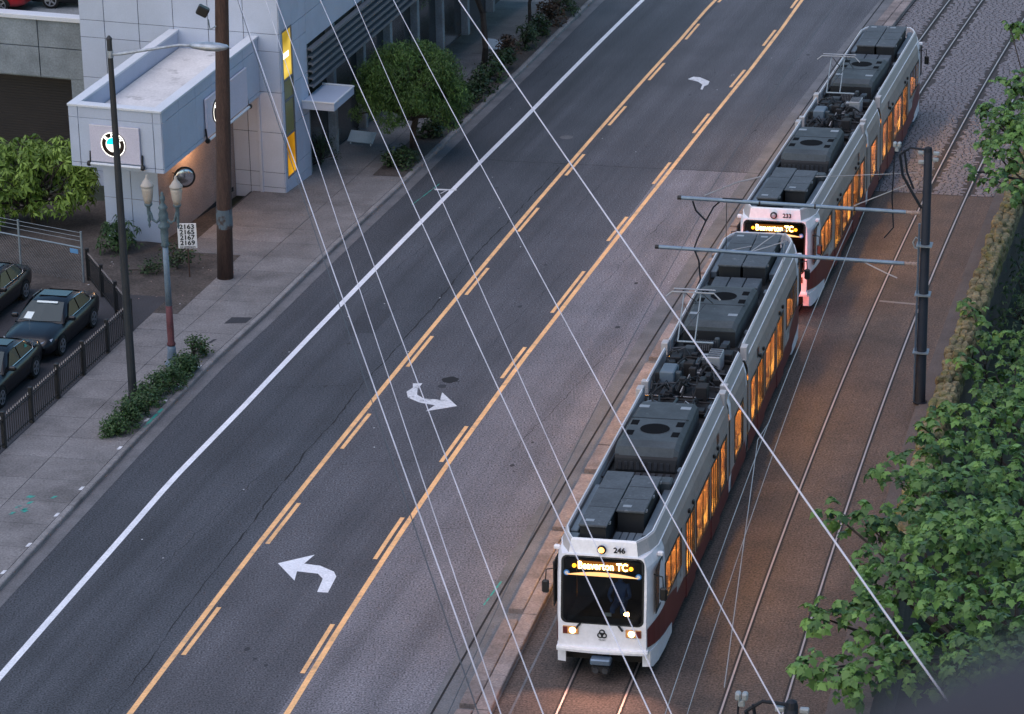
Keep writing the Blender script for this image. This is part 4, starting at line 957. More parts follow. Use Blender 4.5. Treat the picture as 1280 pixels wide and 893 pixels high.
        for sx in (-1, 1):
            MB().cbox(*sorted((sx * 1.07, sx * 1.27)), *sorted((yy(11.62), yy(11.98))), 3.2, 3.635, .015).build('rim_end', m_rimg, t)
            q = MB(); bxy(q, *sorted((sx * .82, sx * 1.02)), 1.15, 4.4, 3.30, 3.52, .02); q.build('roof_strip', m_strip, t)
            q = MB(); bxy(q, *sorted((sx * .74, sx * 1.02)), .62, 1.05, 3.30, 3.50, .02); q.build('roof_corner_box', m_strip, t)
        ty, tb = .62, 4.45
        for x0, x1, y0, y1 in ((-.70, .02, .62, 4.45), (.05, .78, 1.72, 4.25)) if not flip else ((-.72, .02, 1.35, 4.9), (.05, .80, 1.35, 4.9)):
            q = MB(); bxy(q, x0 + .03, x1 - .03, y0 + .05, y1 - .02, 3.28, 3.84); rb = q.build('resistor_box', m_pdark, t)
            q = MB(); bxy(q, x0, x1, y0, y1, 3.84, 3.90, .012); q.build('lid', m_panel, rb)
            for f_ in (.33, .67):
                q = MB(); ym = y0 + (y1 - y0) * f_; bxy(q, x0 + .02, x1 - .02, ym - .008, ym + .008, 3.9005, 3.904); q.build('lid_seam', m_pdark, rb)
            for f_ in (.1, .5, .9):
                q = MB(); ym = y0 + (y1 - y0) * f_; bxy(q, x1 - .03, x1 + .025, ym - .05, ym + .05, 3.80, 3.86); q.build('latch', m_pipe2, rb)
            q = MB(); bxy(q, x0 + .12, x0 + .34, y0 + .25, y0 + .40, 3.9005, 3.903); q.build('warning_label', m_pipe2, rb)
        if not flip:
            for i in range(4):
                q = MB(); bxy(q, .06 + i * .18, .22 + i * .18, 1.02, 1.62, 3.28, 3.36, .01); q.build('roof_tread', m_strip, t)
            for i in range(5):
                q = MB(); bxy(q, -.02 + i * .18, .13 + i * .18, .46, .72, 3.28, 3.33, .01); q.build('roof_tread', m_pipe, t)
            q = MB(); bxy(q, .62, 1.0, 4.3, 4.75, 3.3, 3.72, .04); q.build('junction_box', m_ac, t)
        else:
            for i in range(3):
                q = MB(); bxy(q, -.72 + i * .5, -.25 + i * .5, 5.35, 6.35, 3.3, 3.66, .015); q.build('roof_plate', m_panel, t)
        for i in range(7):
            q = MB(); bxy(q, -.6 + i * .2, -.48 + i * .2, 4.9 if not flip else 6.4, 5.9 if not flip else 6.6, 3.28, 3.34); q.build('roof_tread', m_pipe, t)
        # air conditioner with fan and four vents
        a0, a1_ = (6.35, 10.05) if not flip else (7.0, 10.9)
        rg = []
        for y, h, w in ((a0 - .25, 3.34, .80), (a0 - .16, 3.62, .84), (a0 + .02, 3.88, .86), (a0 + .35, 3.96, .86), (a1_ - .3, 3.96, .80), (a1_, 3.84, .78), (a1_ + .06, 3.34, .78)):
            rg.append([(-w, yy(y), 3.30), (-w, yy(y), h - .10 if h > 3.5 else h - .02), (-w + .12, yy(y), h), (w - .12, yy(y), h), (w, yy(y), h - .10 if h > 3.5 else h - .02), (w, yy(y), 3.30)])
        ac = MB().loft([list(reversed(r_)) for r_ in rg] if not flip else rg).build('air_conditioner', m_ac, t)
        rg = [[(-w, yy(y), z0), (-w, yy(y), z1), (w, yy(y), z1), (w, yy(y), z0)] for y, z0, z1, w in ((a0 - .262, 3.30, 3.345, .79), (a0 - .172, 3.30, 3.62, .835), (a0 - .10, 3.30, 3.70, .845), (a0 - .05, 3.30, 3.60, .80))]
        MB().loft([list(reversed(r_)) for r_ in rg] if not flip else rg).build('intake', m_pdark, ac)
        fy = a0 + 1.25
        MB().lathe([(.40, 3.962), (.40, 3.972), (.36, 3.975)], 24, (.0, yy(fy), 0)).build('fan_grille', m_grille, ac)
        MB().lathe([(.43, 3.960), (.43, 3.966)], 24, (.0, yy(fy), 0)).build('fan_ring', m_ac, ac)
        for x in (-.62, .62):
            for y in (fy - .55, fy + .25):
                q = MB(); bxy(q, x - .10, x + .10, y, y + .36, 3.93, 3.968); q.build('vent', m_grille, ac)
        for k_ in range(9):
            q = MB(); bxy(q, -.72 + k_ * .16, -.64 + k_ * .16, a0 - .275, a0 - .255, 3.34, 3.56); q.build('louvre', m_pipe, ac) if not flip else None
        q = MB(); bxy(q, -.79, .79, a0 + 2.05, a0 + 2.10, 3.955, 3.966); q.build('seam', m_pdark, ac)
        if flip: q = MB(); bxy(q, -.77, .77, a1_ + .055, a1_ + .10, 3.3, 3.74); q.build('intake', m_pdark, ac)
        for x in (-.6, .55):
            q = MB(); bxy(q, x - .14, x + .14, a0 + 2.9, a0 + 3.1, 3.955, 3.9655); q.build('decal', m_pipe2, ac)
    # middle module over the centre truck
    mr_ = []
    for y in (12.22, 12.3, 15.4, 15.48):
        e = .0 if 12.25 < y < 15.45 else .02
        mr_.append([(-x + e, y, z) for x, z in HALF] + [(x - e, y, z) for x, z in reversed(HALF)])
    mq = MB(); fs = []
    for i in range(3):
        for k in range(12):
            if {k, (k + 1) % 12} in ({2, 3}, {8, 9}): continue
            fs.append((i * 12 + k, i * 12 + (k + 1) % 12, (i + 1) * 12 + (k + 1) % 12, (i + 1) * 12 + k))
    mid = mq.add([p for r_ in mr_ for p in reversed(r_)], fs).build('middle_module', m_tw, t)
    saloon(t, 12.2, 15.5, [12.9, 13.8, 14.7], m_glow)
    for sx in (-1, 1):
        X0, X1 = sorted((sx * 1.326, sx * 1.330)); side_wall(t, 12.22, 15.48, sx, [(13.1, 14.6, 1.10, 2.42)]); MB().box(X0, X1, 12.5, 15.2, .44, .998).build('lower_skin', m_red, t)
        side_pane(t, 13.1, 14.6, 1.10, 2.42, sx, m_sglass)
        pts = [(sx * 1.235, 12.3, sx, 0), (sx * 1.235, 15.3, sx, 0)]
        MB().loft(fairing(pts, 0) if sx < 0 else [list(reversed(r_)) for r_ in fairing(pts, 0)]).build('roof_rim', m_rimg, t)
        for j in (0, 2): MB().tube([(r_[j][0], r_[j][1], r_[j][2] + (.0 if j else .03)) for r_ in fairing(pts, 0)], .016, 6).build('rim_edge', m_trim, t)
        vs = [(sx * 1.327, 12.5, 2.63), (sx * 1.327, 15.2, 2.63), (sx * 1.304, 15.2, 3.03), (sx * 1.304, 12.5, 3.03), (sx * 1.235, 12.5, 3.25), (sx * 1.235, 15.2, 3.25)]
        fs = [(0, 1, 2, 3), (3, 2, 5, 4)]
        MB().add(vs, fs if sx > 0 else [tuple(reversed(f_)) for f_ in fs]).build('shoulder_panel', m_tg, t)
        MB().cbox(*sorted((sx * 1.02, sx * 1.24)), 12.28, 12.50, 3.25, 3.64, .015).build('rim_post', m_rimg, t)
    for y0, y1 in ((12.0, 12.22), (15.48, 15.7)):
        rg = []
        for i in range(7):
            y = y0 + (y1 - y0) * i / 6; e = .03 + (.05 if i % 2 else 0)
            rg.append([(-x + e, y, z - e) for x, z in HALF] + [(x - e, y, z - e) for x, z in reversed(HALF)])
        MB().loft([list(reversed(r_)) for r_ in rg], True, False).build('bellows', m_tdark, t)
    MB().box(-1.0, 1.0, 12.1, 15.6, .2, .7).build('underframe', m_tdark, t)
    MB().box(-1.12, 1.12, 12.25, 15.45, 3.262, 3.272).build('roof_deck', m_deck, t)
    rq = random.Random(5)
    for i in range(40):
        x, y = rq.uniform(-.85, .85), rq.uniform(10.5, 16.2); w, l, h = rq.uniform(.05, .16), rq.uniform(.08, .3), rq.uniform(.12, .45)
        MB().cbox(x - w, x + w, y - l, y + l, 3.28, 3.28 + h, .02).build('inverter_box', rq.choice((m_pdark, m_pdark, m_tdark, m_pipe, m_ac, m_pipe2 if i % 5 == 0 else m_pdark)), t)
    MB().cbox(-.82, -.40, 12.9, 13.7, 3.3, 3.74, .03).build('switch_box', m_strip, t)
    hs = MB().cbox(.32, .72, 14.2, 15.0, 3.3, 3.80, .02).build('heat_sink', m_pipe2, t)
    for i in range(4): MB().box(.345, .695, 14.28 + i * .18, 14.36 + i * .18, 3.801, 3.82).build('fin', m_panel, hs)
    for i in range(5):
        for y0 in (10.35, 11.9, 13.6):
            x = -.8 + i * .36 + rq.uniform(-.1, .1)
            MB().tube([(x, y0, 3.36), (x + .05, y0 + .15, 3.52 + .05 * (i % 3)), (x + rq.uniform(-.15, .15), y0 + 1.0, 3.50 + .06 * (i % 2)), (x + rq.uniform(-.2, .2), y0 + 1.5, 3.36)], .022 + .008 * (i % 3), 6).build('roof_cable', rq.choice((m_tdark, m_pdark, m_pipe)), t)
    for y in (10.5, 11.4, 12.75, 13.9, 15.05, 16.0):
        MB().tube([(-.98, y, 3.40), (-.3, y + .05, 3.47), (.5, y - .04, 3.44), (.98, y, 3.40)], .028, 6).build('roof_cable', rq.choice((m_tdark, m_pipe)), t)
    for i in range(34):
        x, y = rq.uniform(-.9, .7), rq.uniform(10.3, 16.0); dx, dy = rq.uniform(-.5, .6), rq.uniform(-.7, .7); z = rq.uniform(3.35, 3.7)
        MB().tube([(x, y, z - .06), (x + dx * .3, y + dy * .3, z + rq.uniform(.05, .2)), (x + dx * .7, y + dy * .7, z + rq.uniform(.0, .2)), (x + dx, y + dy, z - .05)], rq.uniform(.012, .032), 6).build('roof_cable', rq.choice((m_pdark, m_pipe, m_pipe2, m_pdark, m_tdark)), t)
    for i in range(10):
        MB().tube([(-.25 + i * .06, 15.9, 3.4), (-.25 + i * .06, 16.1, 3.66), (-.25 + i * .06, 16.6, 3.4)], .02, 5).build('roof_cable', m_pipe, t)
    for y0, y1, x in ((4.9, 6.0, .95), (10.2, 11.4, .93), (16.2, 17.2, .95), (21.0, 22.2, -.95), (5.2, 11.3, -.98), (16.5, 22.5, -.98)):
        MB().tube([(x, y0, 3.42), (x, y1, 3.42)], .035, 6).build('roof_pipe', m_pipe, t)
    for y in (5.9, 10.9, 17.6, 21.6): MB().lathe([(.09, 0), (.11, .06), (.07, .13)], 10, (1.0, y, 3.40)).build('pipe_union', m_strip, t)
    # pantograph over the second half
    pt = empty('pantograph'); pt.parent = t
    for x in (-.75, -.25):
        MB().tube([(x, 15.6, 3.75), (x - .05, 17.0, 4.78)], .022, 6).build('lower_arm', m_galv, pt)
        MB().tube([(x + .05, 18.6, 4.0), (x - .02, 17.2, 4.72)], .014, 6).build('upper_arm', m_pipe, pt)
    MB().tube([(-.75, 15.6, 3.76), (.30, 15.6, 3.76)], .03, 6).build('base_bar', m_galv, pt)
    MB().tube([(-1.32, 16.9, 4.70), (-1.15, 16.95, 4.84), (.10, 16.95, 4.84), (.30, 16.9, 4.66)], .024, 6).tube([(-1.15, 17.25, 4.84), (.10, 17.25, 4.84)], .024, 6).build('contact_strip', m_pipe2, pt)
    for x in (-1.1, -.8, -.2, .05): MB().tube([(x, 16.95, 4.82), (x, 17.25, 4.82)], .014, 5).build('strip_link', m_pipe, pt)
    for x0, x1 in ((-.7, -.1), (-.2, -.75)): MB().tube([(x0, 15.8, 3.9), (x1, 16.7, 4.6)], .010, 5).build('brace', m_pipe, pt)
    # wheels
    for y in (2.9, 4.8, 13.0, 14.7, 22.9, 24.8):
        for sx in (-1, 1): MB().lathe([(.33, -.06), (.33, .06), (.30, .07)], 16, (sx * .752, y, .345), Matrix.Rotation(sx * math.pi / 2, 3, 'Y')).build('wheel', m_tdark, t)
    return t
tram1 = tram('246', 'white and burgundy light rail vehicle numbered 246, leading the pair', -5.62, '43')
tram2 = tram('233', 'white and burgundy light rail vehicle numbered 233, coupled behind the leader', 24.10, '7')

# driver behind the leading windscreen
def person(loc, rz, label):
    J = {'pelvis': (0, 0, 0, .13), 'waist': (0, -.02, .18, .125), 'chest': (0, -.04, .40, .15), 'neckb': (0, -.05, .54, .07), 'neck': (0, -.06, .60, .052), 'head0': (0, -.07, .68, .075), 'head1': (0, -.08, .78, .09), 'head2': (0, -.07, .86, .06)}
    ed = [('pelvis', 'waist'), ('waist', 'chest'), ('chest', 'neckb'), ('neckb', 'neck'), ('neck', 'head0'), ('head0', 'head1'), ('head1', 'head2')]
    for s_, x in (('l', -1), ('r', 1)):
        J.update({'sh' + s_: (x * .19, -.05, .47, .07), 'el' + s_: (x * .27, -.20, .22, .05), 'wr' + s_: (x * .17, -.44, .20, .035), 'hd' + s_: (x * .15, -.52, .21, .04), 'hip' + s_: (x * .10, -.05, -.04, .10), 'kn' + s_: (x * .13, -.48, -.02, .075), 'an' + s_: (x * .13, -.50, -.42, .05), 'ft' + s_: (x * .13, -.66, -.46, .045)})
        ed += [('chest', 'sh' + s_), ('sh' + s_, 'el' + s_), ('el' + s_, 'wr' + s_), ('wr' + s_, 'hd' + s_), ('pelvis', 'hip' + s_), ('hip' + s_, 'kn' + s_), ('kn' + s_, 'an' + s_), ('an' + s_, 'ft' + s_)]
    ks = list(J); me = bpy.data.meshes.new('person'); me.from_pydata([J[k][:3] for k in ks], [(ks.index(a), ks.index(b)) for a, b in ed], [])
    o = bpy.data.objects.new('person', me); col.objects.link(o); o.location = loc; o.rotation_euler = (0, 0, rz)
    md = o.modifiers.new('skin', 'SKIN'); ly = me.skin_vertices[0] if me.skin_vertices else None
    if ly is None:
        bpy.context.view_layer.objects.active = o
        ly = me.attributes.new('skin', 'SKIN', 'POINT') if False else None
    if ly:
        for i, k in enumerate(ks): ly.data[i].radius = (J[k][3], J[k][3])
        ly.data[0].use_root = True
    o.modifiers.new('sub', 'SUBSURF').levels = 1
    me.materials.append(m_shirt); tag(o, label, 'person')
    MB().lathe([(.02, -.10), (.075, -.05), (.092, .02), (.085, .08), (.04, .115), (.005, .12)], 12, (0, -.075, .79)).build('head', m_skin, o, True)
    MB().lathe([(.095, .02), (.10, .06), (.07, .12), (.01, .135)], 12, (0, -.062, .80)).build('hair', m_blk, o, True)
    return o
tm = tram1.matrix_basis
dp = Matrix.Translation(tram1.location) @ Matrix.Rotation(tram1.rotation_euler.z, 4, 'Z') @ Vector((.30, .98, 1.74))
person(dp, tram1.rotation_euler.z, 'driver in a blue shirt seated behind the leading windscreen')

# ------------------------------------------------------------------ overhead line
def cat_pole(s, o, label, arms=True, h=8.3):
    p = empty('catenary_pole', tk(s, o, .05), -TKH(s)); tag(p, label, 'pole', 'catenary poles beside the track', True)
    MB().tube([(0, 0, 0), (0, 0, .05), (0, 0, h - .1)], [.20, .165, .125], 14).build('shaft', m_catpole, p, True)
    MB().lathe([(.22, 0), (.22, .04), (.19, .05)], 14).build('base_plate', m_catpole, p)
    MB().tube([(-.19, -.05, .1), (-.19, -.05, 5.9)], .035, 6).build('conduit', m_steelblue, p)
    for z in (1.7, 3.6, 5.2): MB().box(-.26, .22, -.24, .20, z, z + .035).build('band', m_galv, p)
    MB().lathe([(.13, h - .1), (.10, h + .02), (.02, h + .06)], 12).build('cap', m_catpole, p)
    for (x, z) in ((.22, h - .35), (-.2, h - .45), (-.22, h - .15), (.24, h - .15)):
        MB().cbox(x - .09, x + .09, -.06, .06, z - .05, z + .05, .02).build('clamp', m_porc, p)
    MB().tube([(-.1, 0, h - .05), (-.55, 0, h - .02), (-.85, 0, h - .25)], .035, 6).build('feeder_bracket', m_catpole, p)
    MB().tube([(-.85, 0, h - .25), (-.75, 0, h - .9), (-.45, -.05, h - 1.4), (-.15, -.05, h - 1.9)], .045, 6).build('feeder_cable', m_catpole, p)
    MB().tube([(-.72, 0, h - .1), (-.62, 0, h - .8), (-.40, -.05, h - 1.3)], .035, 6).build('feeder_cable', m_catpole, p)
    MB().cbox(-1.06, -.95, -.08, .08, h - .02, h + .14, .03).cbox(-.93, -.82, -.08, .08, h - .02, h + .14, .03).cbox(-1.0, -.88, -.05, .05, h - .16, h - .02, .02).build('arrester', m_porc, p)
    MB().tube([(-1.0, 0, h - .1), (-1.05, 0, h - 1.6), (-.98, 0, h - 2.6), (-1.25, 0, h - 2.95)], .022, 6).build('drop_cable', m_catpole, p)
    MB().tube([(-.15, .02, 5.35), (-.30, .02, 5.42), (-.38, .02, 5.25), (-.32, .02, 5.08), (-.18, .02, 5.05)], .022, 6).build('hook', m_porc, p)
    if arms:
        for z, L in ((6.22, 7.60), (4.56, 8.30)):
            a = MB().tube([(-.62, 0, z), (-L, 0, z + .02)], .062, 10).build('cross_arm', m_steelblue, p)
            MB().lathe([(.05, 0), (.07, .05), (.05, .1), (.075, .15), (.05, .2), (.07, .25), (.05, .3), (.06, .42)], 10, (-.18, 0, z), Matrix.Rotation(-math.pi / 2, 3, 'Y')).build('insulator', m_tan, a)
            MB().lathe([(.068, 0), (.068, .12)], 10, (-L - .02, 0, z + .02), Matrix.Rotation(math.pi / 2, 3, 'Y')).build('end_cap', m_blk, a)
        for x in (-2.2, -3.4, -5.1): MB().lathe([(.075, 0), (.075, .05)], 10, (x, 0, 6.22), Matrix.Rotation(math.pi / 2, 3, 'Y')).build('ring_clamp', m_blk, p)
        # steady arms and hangers
        MB().tube([(-7.1, 0, 4.50), (-6.2, .6, 4.35), (-5.45, .9, 4.45)], .018, 5).build('steady_arm', m_pipe2, p)
        MB().tube([(-5.35, 0, 4.60), (-4.6, .5, 5.10), (-4.3, .6, 5.2)], .02, 5).build('steady_arm', m_pipe2, p)
        MB().tube([(-5.35, 0, 4.60), (-4.3, .5, 4.85)], .02, 5).build('steady_arm', m_pipe2, p)
        MB().tube([(-1.85, 0, 4.52), (-1.1, -.5, 4.40), (-.75, -.7, 4.35)], .02, 5).build('steady_arm', m_pipe2, p)
        MB().tube([(-6.8, 0, 6.35), (-5.9, .6, 6.62), (-5.2, 1.0, 6.72)], .022, 5).build('bracket_arm', m_pipe2, p)
        MB().tube([(-7.15, 0, 6.15), (-7.05, 0, 5.85), (-6.75, 0, 5.55)], .03, 6).tube([(-5.6, 0, 6.30), (-6.2, 0, 6.3), (-6.5, 0, 6.0), (-6.75, 0, 5.5), (-7.0, 0, 4.9), (-7.1, 0, 4.6), (-6.95, 0, 4.2), (-6.9, 0, 3.6), (-7.2, 0, 2.8)], .028, 6).build('jumper_cable', m_catpole, p)
        MB().tube([(-6.1, 0, 6.2), (-6.1, 0, 4.6)], .012, 5).build('hanger', m_pipe, p)
        MB().tube([(-4.35, .5, 5.15), (-4.4, .3, 3.9)], .012, 5).build('insulated_hanger', m_pipe2, p)
        MB().tube([(-.3, 0, 7.25), (-2.2, 0, 6.32)], .016, 5).tube([(-.3, 0, 7.5), (-3.6, 1.6, 6.6)], .012, 5).build('stay_wire', m_pipe2, p)
    return p
cat_pole(16.2, 1.03, 'dark catenary pole with two steel cross-arms reaching over both tracks')
cat_pole(-23.6, 1.85, 'catenary pole of which only the insulator-covered top shows beside the rail', False)
def wire(name, pts, r, mat, label, cat='wire', group=None, n=5):
    o = MB().tube(pts, r, n).build(name, mat); tag(o, label, cat, group); return o
def along(o0, z0, o1, z1, s0, s1, n=20, sag=.0):
    return [tk(s0 + (s1 - s0) * i / n, o0 + (o1 - o0) * i / n, z0 + (z1 - z0) * i / n - sag * 4 * (i / n) * (1 - i / n)) for i in range(n + 1)]
wire('contact_wire', along(-1.02, 5.8, -1.15, 5.8, -40, 16.2), .009, m_pipe2, 'thin pale contact wire strung over the empty track', 'wire', 'overhead track wires')
wire('messenger_wire', along(-.55, 5.9, -.80, 6.1, -40, 16.2, sag=.25), .008, m_pipe2, 'thin pale wire strung along the wall side of the empty track', 'wire', 'overhead track wires')
wire('contact_wire', along(-5.42, 5.8, -5.82, 5.8, -24, 16.2), .010, m_cabled, 'thin dark wire hanging over the kerb beside the leading vehicle', 'wire', 'overhead track wires')
wire('contact_wire', along(-5.75, 6.2, -5.9, 6.2, 16.2, 90), .010, m_cabled, 'thin dark wire running on over the trailing vehicle', 'wire', 'overhead track wires')
wire('span_wire', [tk(-2, -1.1, 5.8), tk(-5, -1.0, 6.4), tk(-23.4, .6, 8.2)], .009, m_pipe2, 'thin pale span wire rising to the near pole top')
# long cables crossing above the street
W = {'a': ((-7.44, 89.53, 14.45), (-.39, 39.88, 15.69)), 'b': ((-6.69, 89.58, 14.42), (-.26, 39.88, 15.69)), 'c': ((-6.40, 89.60, 14.41), (.30, 39.87, 15.68)), 'e': ((-5.18, 89.67, 14.37), (1.72, 39.83, 15.67)), 'f': ((-4.23, 89.71, 14.34), (2.0, 39.82, 15.67)), 'g': ((-3.16, 89.75, 14.32), (3.43, 39.73, 15.68)), 'h': ((-1.36, 89.79, 14.28), (5.73, 39.49, 15.75))}
RW = {'a': .011, 'b': .0075, 'c': .009, 'e': .010, 'f': .008, 'g': .0105, 'h': .017}
def cable(A, B, r, mat, label, group):
    A, B = Vector(A), Vector(B); d = B - A; A2, B2 = A - d * .45, B + d * .40; n = 28
    pts = [A2 + (B2 - A2) * (i / n) - Vector((0, 0, .28 * 4 * (i / n) * (1 - i / n) - .28)) for i in range(n + 1)]
    return wire('overhead_cable', pts, r, mat, label, 'cable', group, 6)
for k, (A, B) in W.items(): cable(A, B, RW[k], m_cable, 'pale overhead cable slanting high above the street', 'pale cables above the street')
cable((-7.46, 89.53, 14.45), (-.56, 39.88, 15.70), .009, m_cabled, 'dark overhead cable slanting high above the street', None)

# ------------------------------------------------------------------ mossy stone wall beside the walkway
wall = empty('stone_wall', tk(20, 1.5, 0)); tag(wall, 'mossy rubble stone wall beside the walkway', 'wall')
wl0 = wall.location
def tw_(s, o, z): p = Vector(tk(s, o, z)) - Vector(tk(20, 1.5, 0)); return p
MB().loft([[tw_(s, 1.66, -3), tw_(s, 1.66, .50), tw_(s, 2.10, .50), tw_(s, 2.10, -3)] for s in [-14 + 3 * i for i in range(29)]]).build('wall_core', m_soil, wall)
rs = random.Random(21); stones = 0
def stone(s, o, z, ls, lo, lz):
    M_ = MB(); rings = []
    for zz, k in ((-.5, .82), (-.15, 1), (.28, .93), (.5, .62)):
        rings.append([tw_(s + ls * k * .5 * math.cos(a) * rs.uniform(.86, 1.12), o + lo * k * .5 * math.sin(a) * rs.uniform(.86, 1.12), z + lz * zz * rs.uniform(.85, 1.1)) for a in [i * math.pi / 4 + .39 for i in range(8)]])
    M_.loft([list(reversed(r_)) for r_ in rings]).build('stone', m_stone, wall)
for o, dz in ((1.62, .0), (1.84, .05), (2.04, .0)):
    s = 3.0 + rs.random() * .3
    while s < 47:
        l = rs.choice((.26, .34, .42, .55, .75)) * rs.uniform(.85, 1.15)
        stone(s + l / 2, o + rs.uniform(-.05, .05), .52 + dz + rs.uniform(-.09, .07), l * 1.18, rs.uniform(.26, .40), rs.uniform(.22, .36)); s += l * 1.02
s = 3.0
while s < 40:
    l = rs.uniform(.4, .8); stone(s + l / 2, 2.13, .22 + rs.uniform(-.08, .06), l, .22, .34); s += l
# ------------------------------------------------------------------ vegetation
OV = [(0, 0), (.28, .5), (0, 1), (-.28, .5)]
MAP = [(0, 0), (.30, .02), (.25, .22), (.62, .38), (.36, .50), (.30, .62), (0, 1.05), (-.30, .62), (-.36, .50), (-.62, .38), (-.25, .22), (-.30, .02)]
ROS = [(0, 0), (.19, .45), (0, 1.05), (-.19, .45)]
NAR = [(0, 0), (.11, .4), (0, 1), (-.11, .4)]
def leaves(name, clumps, size, mat, parent, shape=OV, seed=1, up=.5, droop=0., fill=.55, flat=1.0, off=(0, 0, 0)):
    r = random.Random(seed); V = []; F = []; T = []
    if shape is MAP or shape is ROS:        # big leaves fan out from the shoot tips
        for (cx, cy, cz, cr, n) in clumps:
            for _ in range(max(6, n // 7)):
                d = Vector((r.gauss(0, 1), r.gauss(0, 1), r.gauss(.25, .9))).normalized(); rad = cr * (.30 + .95 * r.random() ** .7)
                c = Vector((cx, cy, cz)) + Vector((d.x * rad, d.y * rad, d.z * rad * .8)); ct = r.uniform(-.30, .55); m = r.randint(4, 9); a0 = r.uniform(0, 6.28)
                ax = (Vector((0, 0, 1)) * .8 + d * .6 + Vector((r.gauss(0, .25), r.gauss(0, .25), 0))).normalized()
                for j in range(m):
                    a = a0 + 6.283 * j / m + r.uniform(-.3, .3); u = ax.orthogonal().normalized(); w = ax.cross(u)
                    t = (u * math.cos(a) + w * math.sin(a) - ax * r.uniform(.15, .75)).normalized(); b = t.cross(ax).normalized(); nn_ = b.cross(t)
                    k = size * r.choice((.5, .75, .95, 1.1, 1.35)) * r.uniform(.85, 1.15); i0 = len(V); p = c + t * size * r.uniform(.05, .35); tone = min(1, max(0, r.random() * .6 + ct))
                    for (x, y) in shape:
                        V.append(p + b * (x * k) + t * (y * k) - nn_ * (abs(x) * k * .30 + y * y * k * .32)); T.append(tone)
                    F.append(tuple(range(i0, len(V))))
        clumps = []
    for (cx, cy, cz, cr, n) in clumps:
        ct = r.uniform(0, .35)
        for _ in range(n):
            d = Vector((r.gauss(0, 1), r.gauss(0, 1), r.gauss(0, 1))).normalized(); rad = cr * (fill + (1 - fill) * r.random()) * (.85 + .25 * r.random())
            p = Vector((cx - off[0], cy - off[1], cz - off[2])) + Vector((d.x * rad, d.y * rad, d.z * rad * flat))
            nrm = (d * (1 - up) + Vector((0, 0, 1)) * up + Vector((r.gauss(0, .45), r.gauss(0, .45), r.gauss(0, .35)))).normalized()
            t = Vector((r.gauss(0, 1), r.gauss(0, 1), r.gauss(0, .4) - droop * 2)); t = (t - nrm * t.dot(nrm) * (1 - droop)).normalized(); b = nrm.cross(t).normalized(); nrm2 = t.cross(b)
            k = size * r.uniform(.6, 1.25); i0 = len(V); tone = min(1, max(0, r.random() * .75 + ct - .05))
            for (u, v) in shape:
                V.append(p + b * (u * k) + t * ((v - .4) * k) + nrm2 * (-abs(u) * k * .35 - (v - .4) ** 2 * k * .3)); T.append(tone)
            F.append(tuple(range(i0, len(V))))
    me = bpy.data.meshes.new(name); me.from_pydata([tuple(v) for v in V], [], F); me.update(); me.materials.append(mat)
    a = me.attributes.new('tone', 'FLOAT', 'POINT'); a.data.foreach_set('value', T)
    o = bpy.data.objects.new(name, me); col.objects.link(o)
    if parent: o.parent = parent
    return o
def limb(m, A, B, r0, r1, rng, n=4):
    A, B = Vector(A), Vector(B); L = (B - A).length
    pts = [A + (B - A) * (i / n) + (Vector((rng.gauss(0, 1), rng.gauss(0, 1), rng.gauss(0, .6))) * L * .045 if 0 < i < n else Vector()) for i in range(n + 1)]
    m.tube(pts, [r0 + (r1 - r0) * i / n for i in range(n + 1)], 6)
def tree(name, base, label, clumps, fork, size, mat, shape, seed, r0=.22, per=300, group=None, up=.55, droop=0., fill=.5, flat=1.0):
    t = empty(name, base); tag(t, label, 'tree' if 'tree' in name else 'shrub', group); g = random.Random(seed)
    b = Vector(base); loc = [(x - b.x, y - b.y, z - b.z, r, max(30, int(per * r * r))) for x, y, z, r in clumps]
    m = MB(); f = Vector(fork) - b; limb(m, (0, 0, 0), f, r0, r0 * .7, g)
    for (x, y, z, r, n) in loc: limb(m, f if g.random() < .6 else f * .8, (x, y, z), r0 * .35, .02, g)
    m.build('trunk', m_bark, t); leaves('crown', loc, size, mat, t, shape, seed, up, droop, fill, flat)
    return t
mp = [(7.94, 76.52, 4.0, .42), (8.9, 76.92, 3.5, .68), (6.95, 68.75, 4.5, .50), (7.81, 68.8, 4.5, .8), (6.29, 64.75, 5.0, .48), (7.25, 64.42, 5.0, .76), (10.33, 81.25, 3.0, .85), (11.73, 84.65, 2.5, 1.0), (10.0, 76.86, 3.5, 1.0), (11.75, 80.01, 3.0, 1.25), (13.32, 82.41, 2.5, 1.1), (10.48, 73.75, 4.0, 1.15), (11.83, 73.68, 4.0, 1.18), (9.0, 70.38, 4.5, .92), (10.08, 68.69, 4.5, 1.1), (11.31, 68.64, 4.5, 1.0), (8.64, 65.2, 5.0, .88), (9.7, 64.1, 5.0, 1.0), (10.72, 64.06, 5.0, .9), (8.66, 73.07, 4.0, .56), (11.4, 77.0, 3.2, 1.1), (12.6, 77.5, 3.0, 1.1), (10.9, 66.5, 4.6, 1.0), (8.2, 70.3, 4.3, .5)]
tree('maple_tree', (12.6, 74.0, -3.2), 'big-leaved green maple leaning over the rail beside the walkway', mp, (11.6, 74.0, 1.2), .185, L_maple, MAP, 3, .26, 500)
mp2 = [(13.42, 87.53, 2.0, 1.1), (14.73, 90.18, 2.0, 1.05), (12.52, 90.58, 1.5, .5), (14.47, 94.14, .6, .7), (15.17, 97.19, .3, .95), (16.32, 100.28, .1, .9), (11.88, 90.07, 1.3, .30), (15.2, 86.5, 1.2, 1.1), (13.3, 92.2, .9, .6), (14.9, 92.0, 1.0, .9), (16.6, 96.2, .5, 1.0), (16.2, 93.0, .9, 1.0), (15.9, 88.6, 1.4, 1.0), (17.2, 99.0, .2, 1.0)]
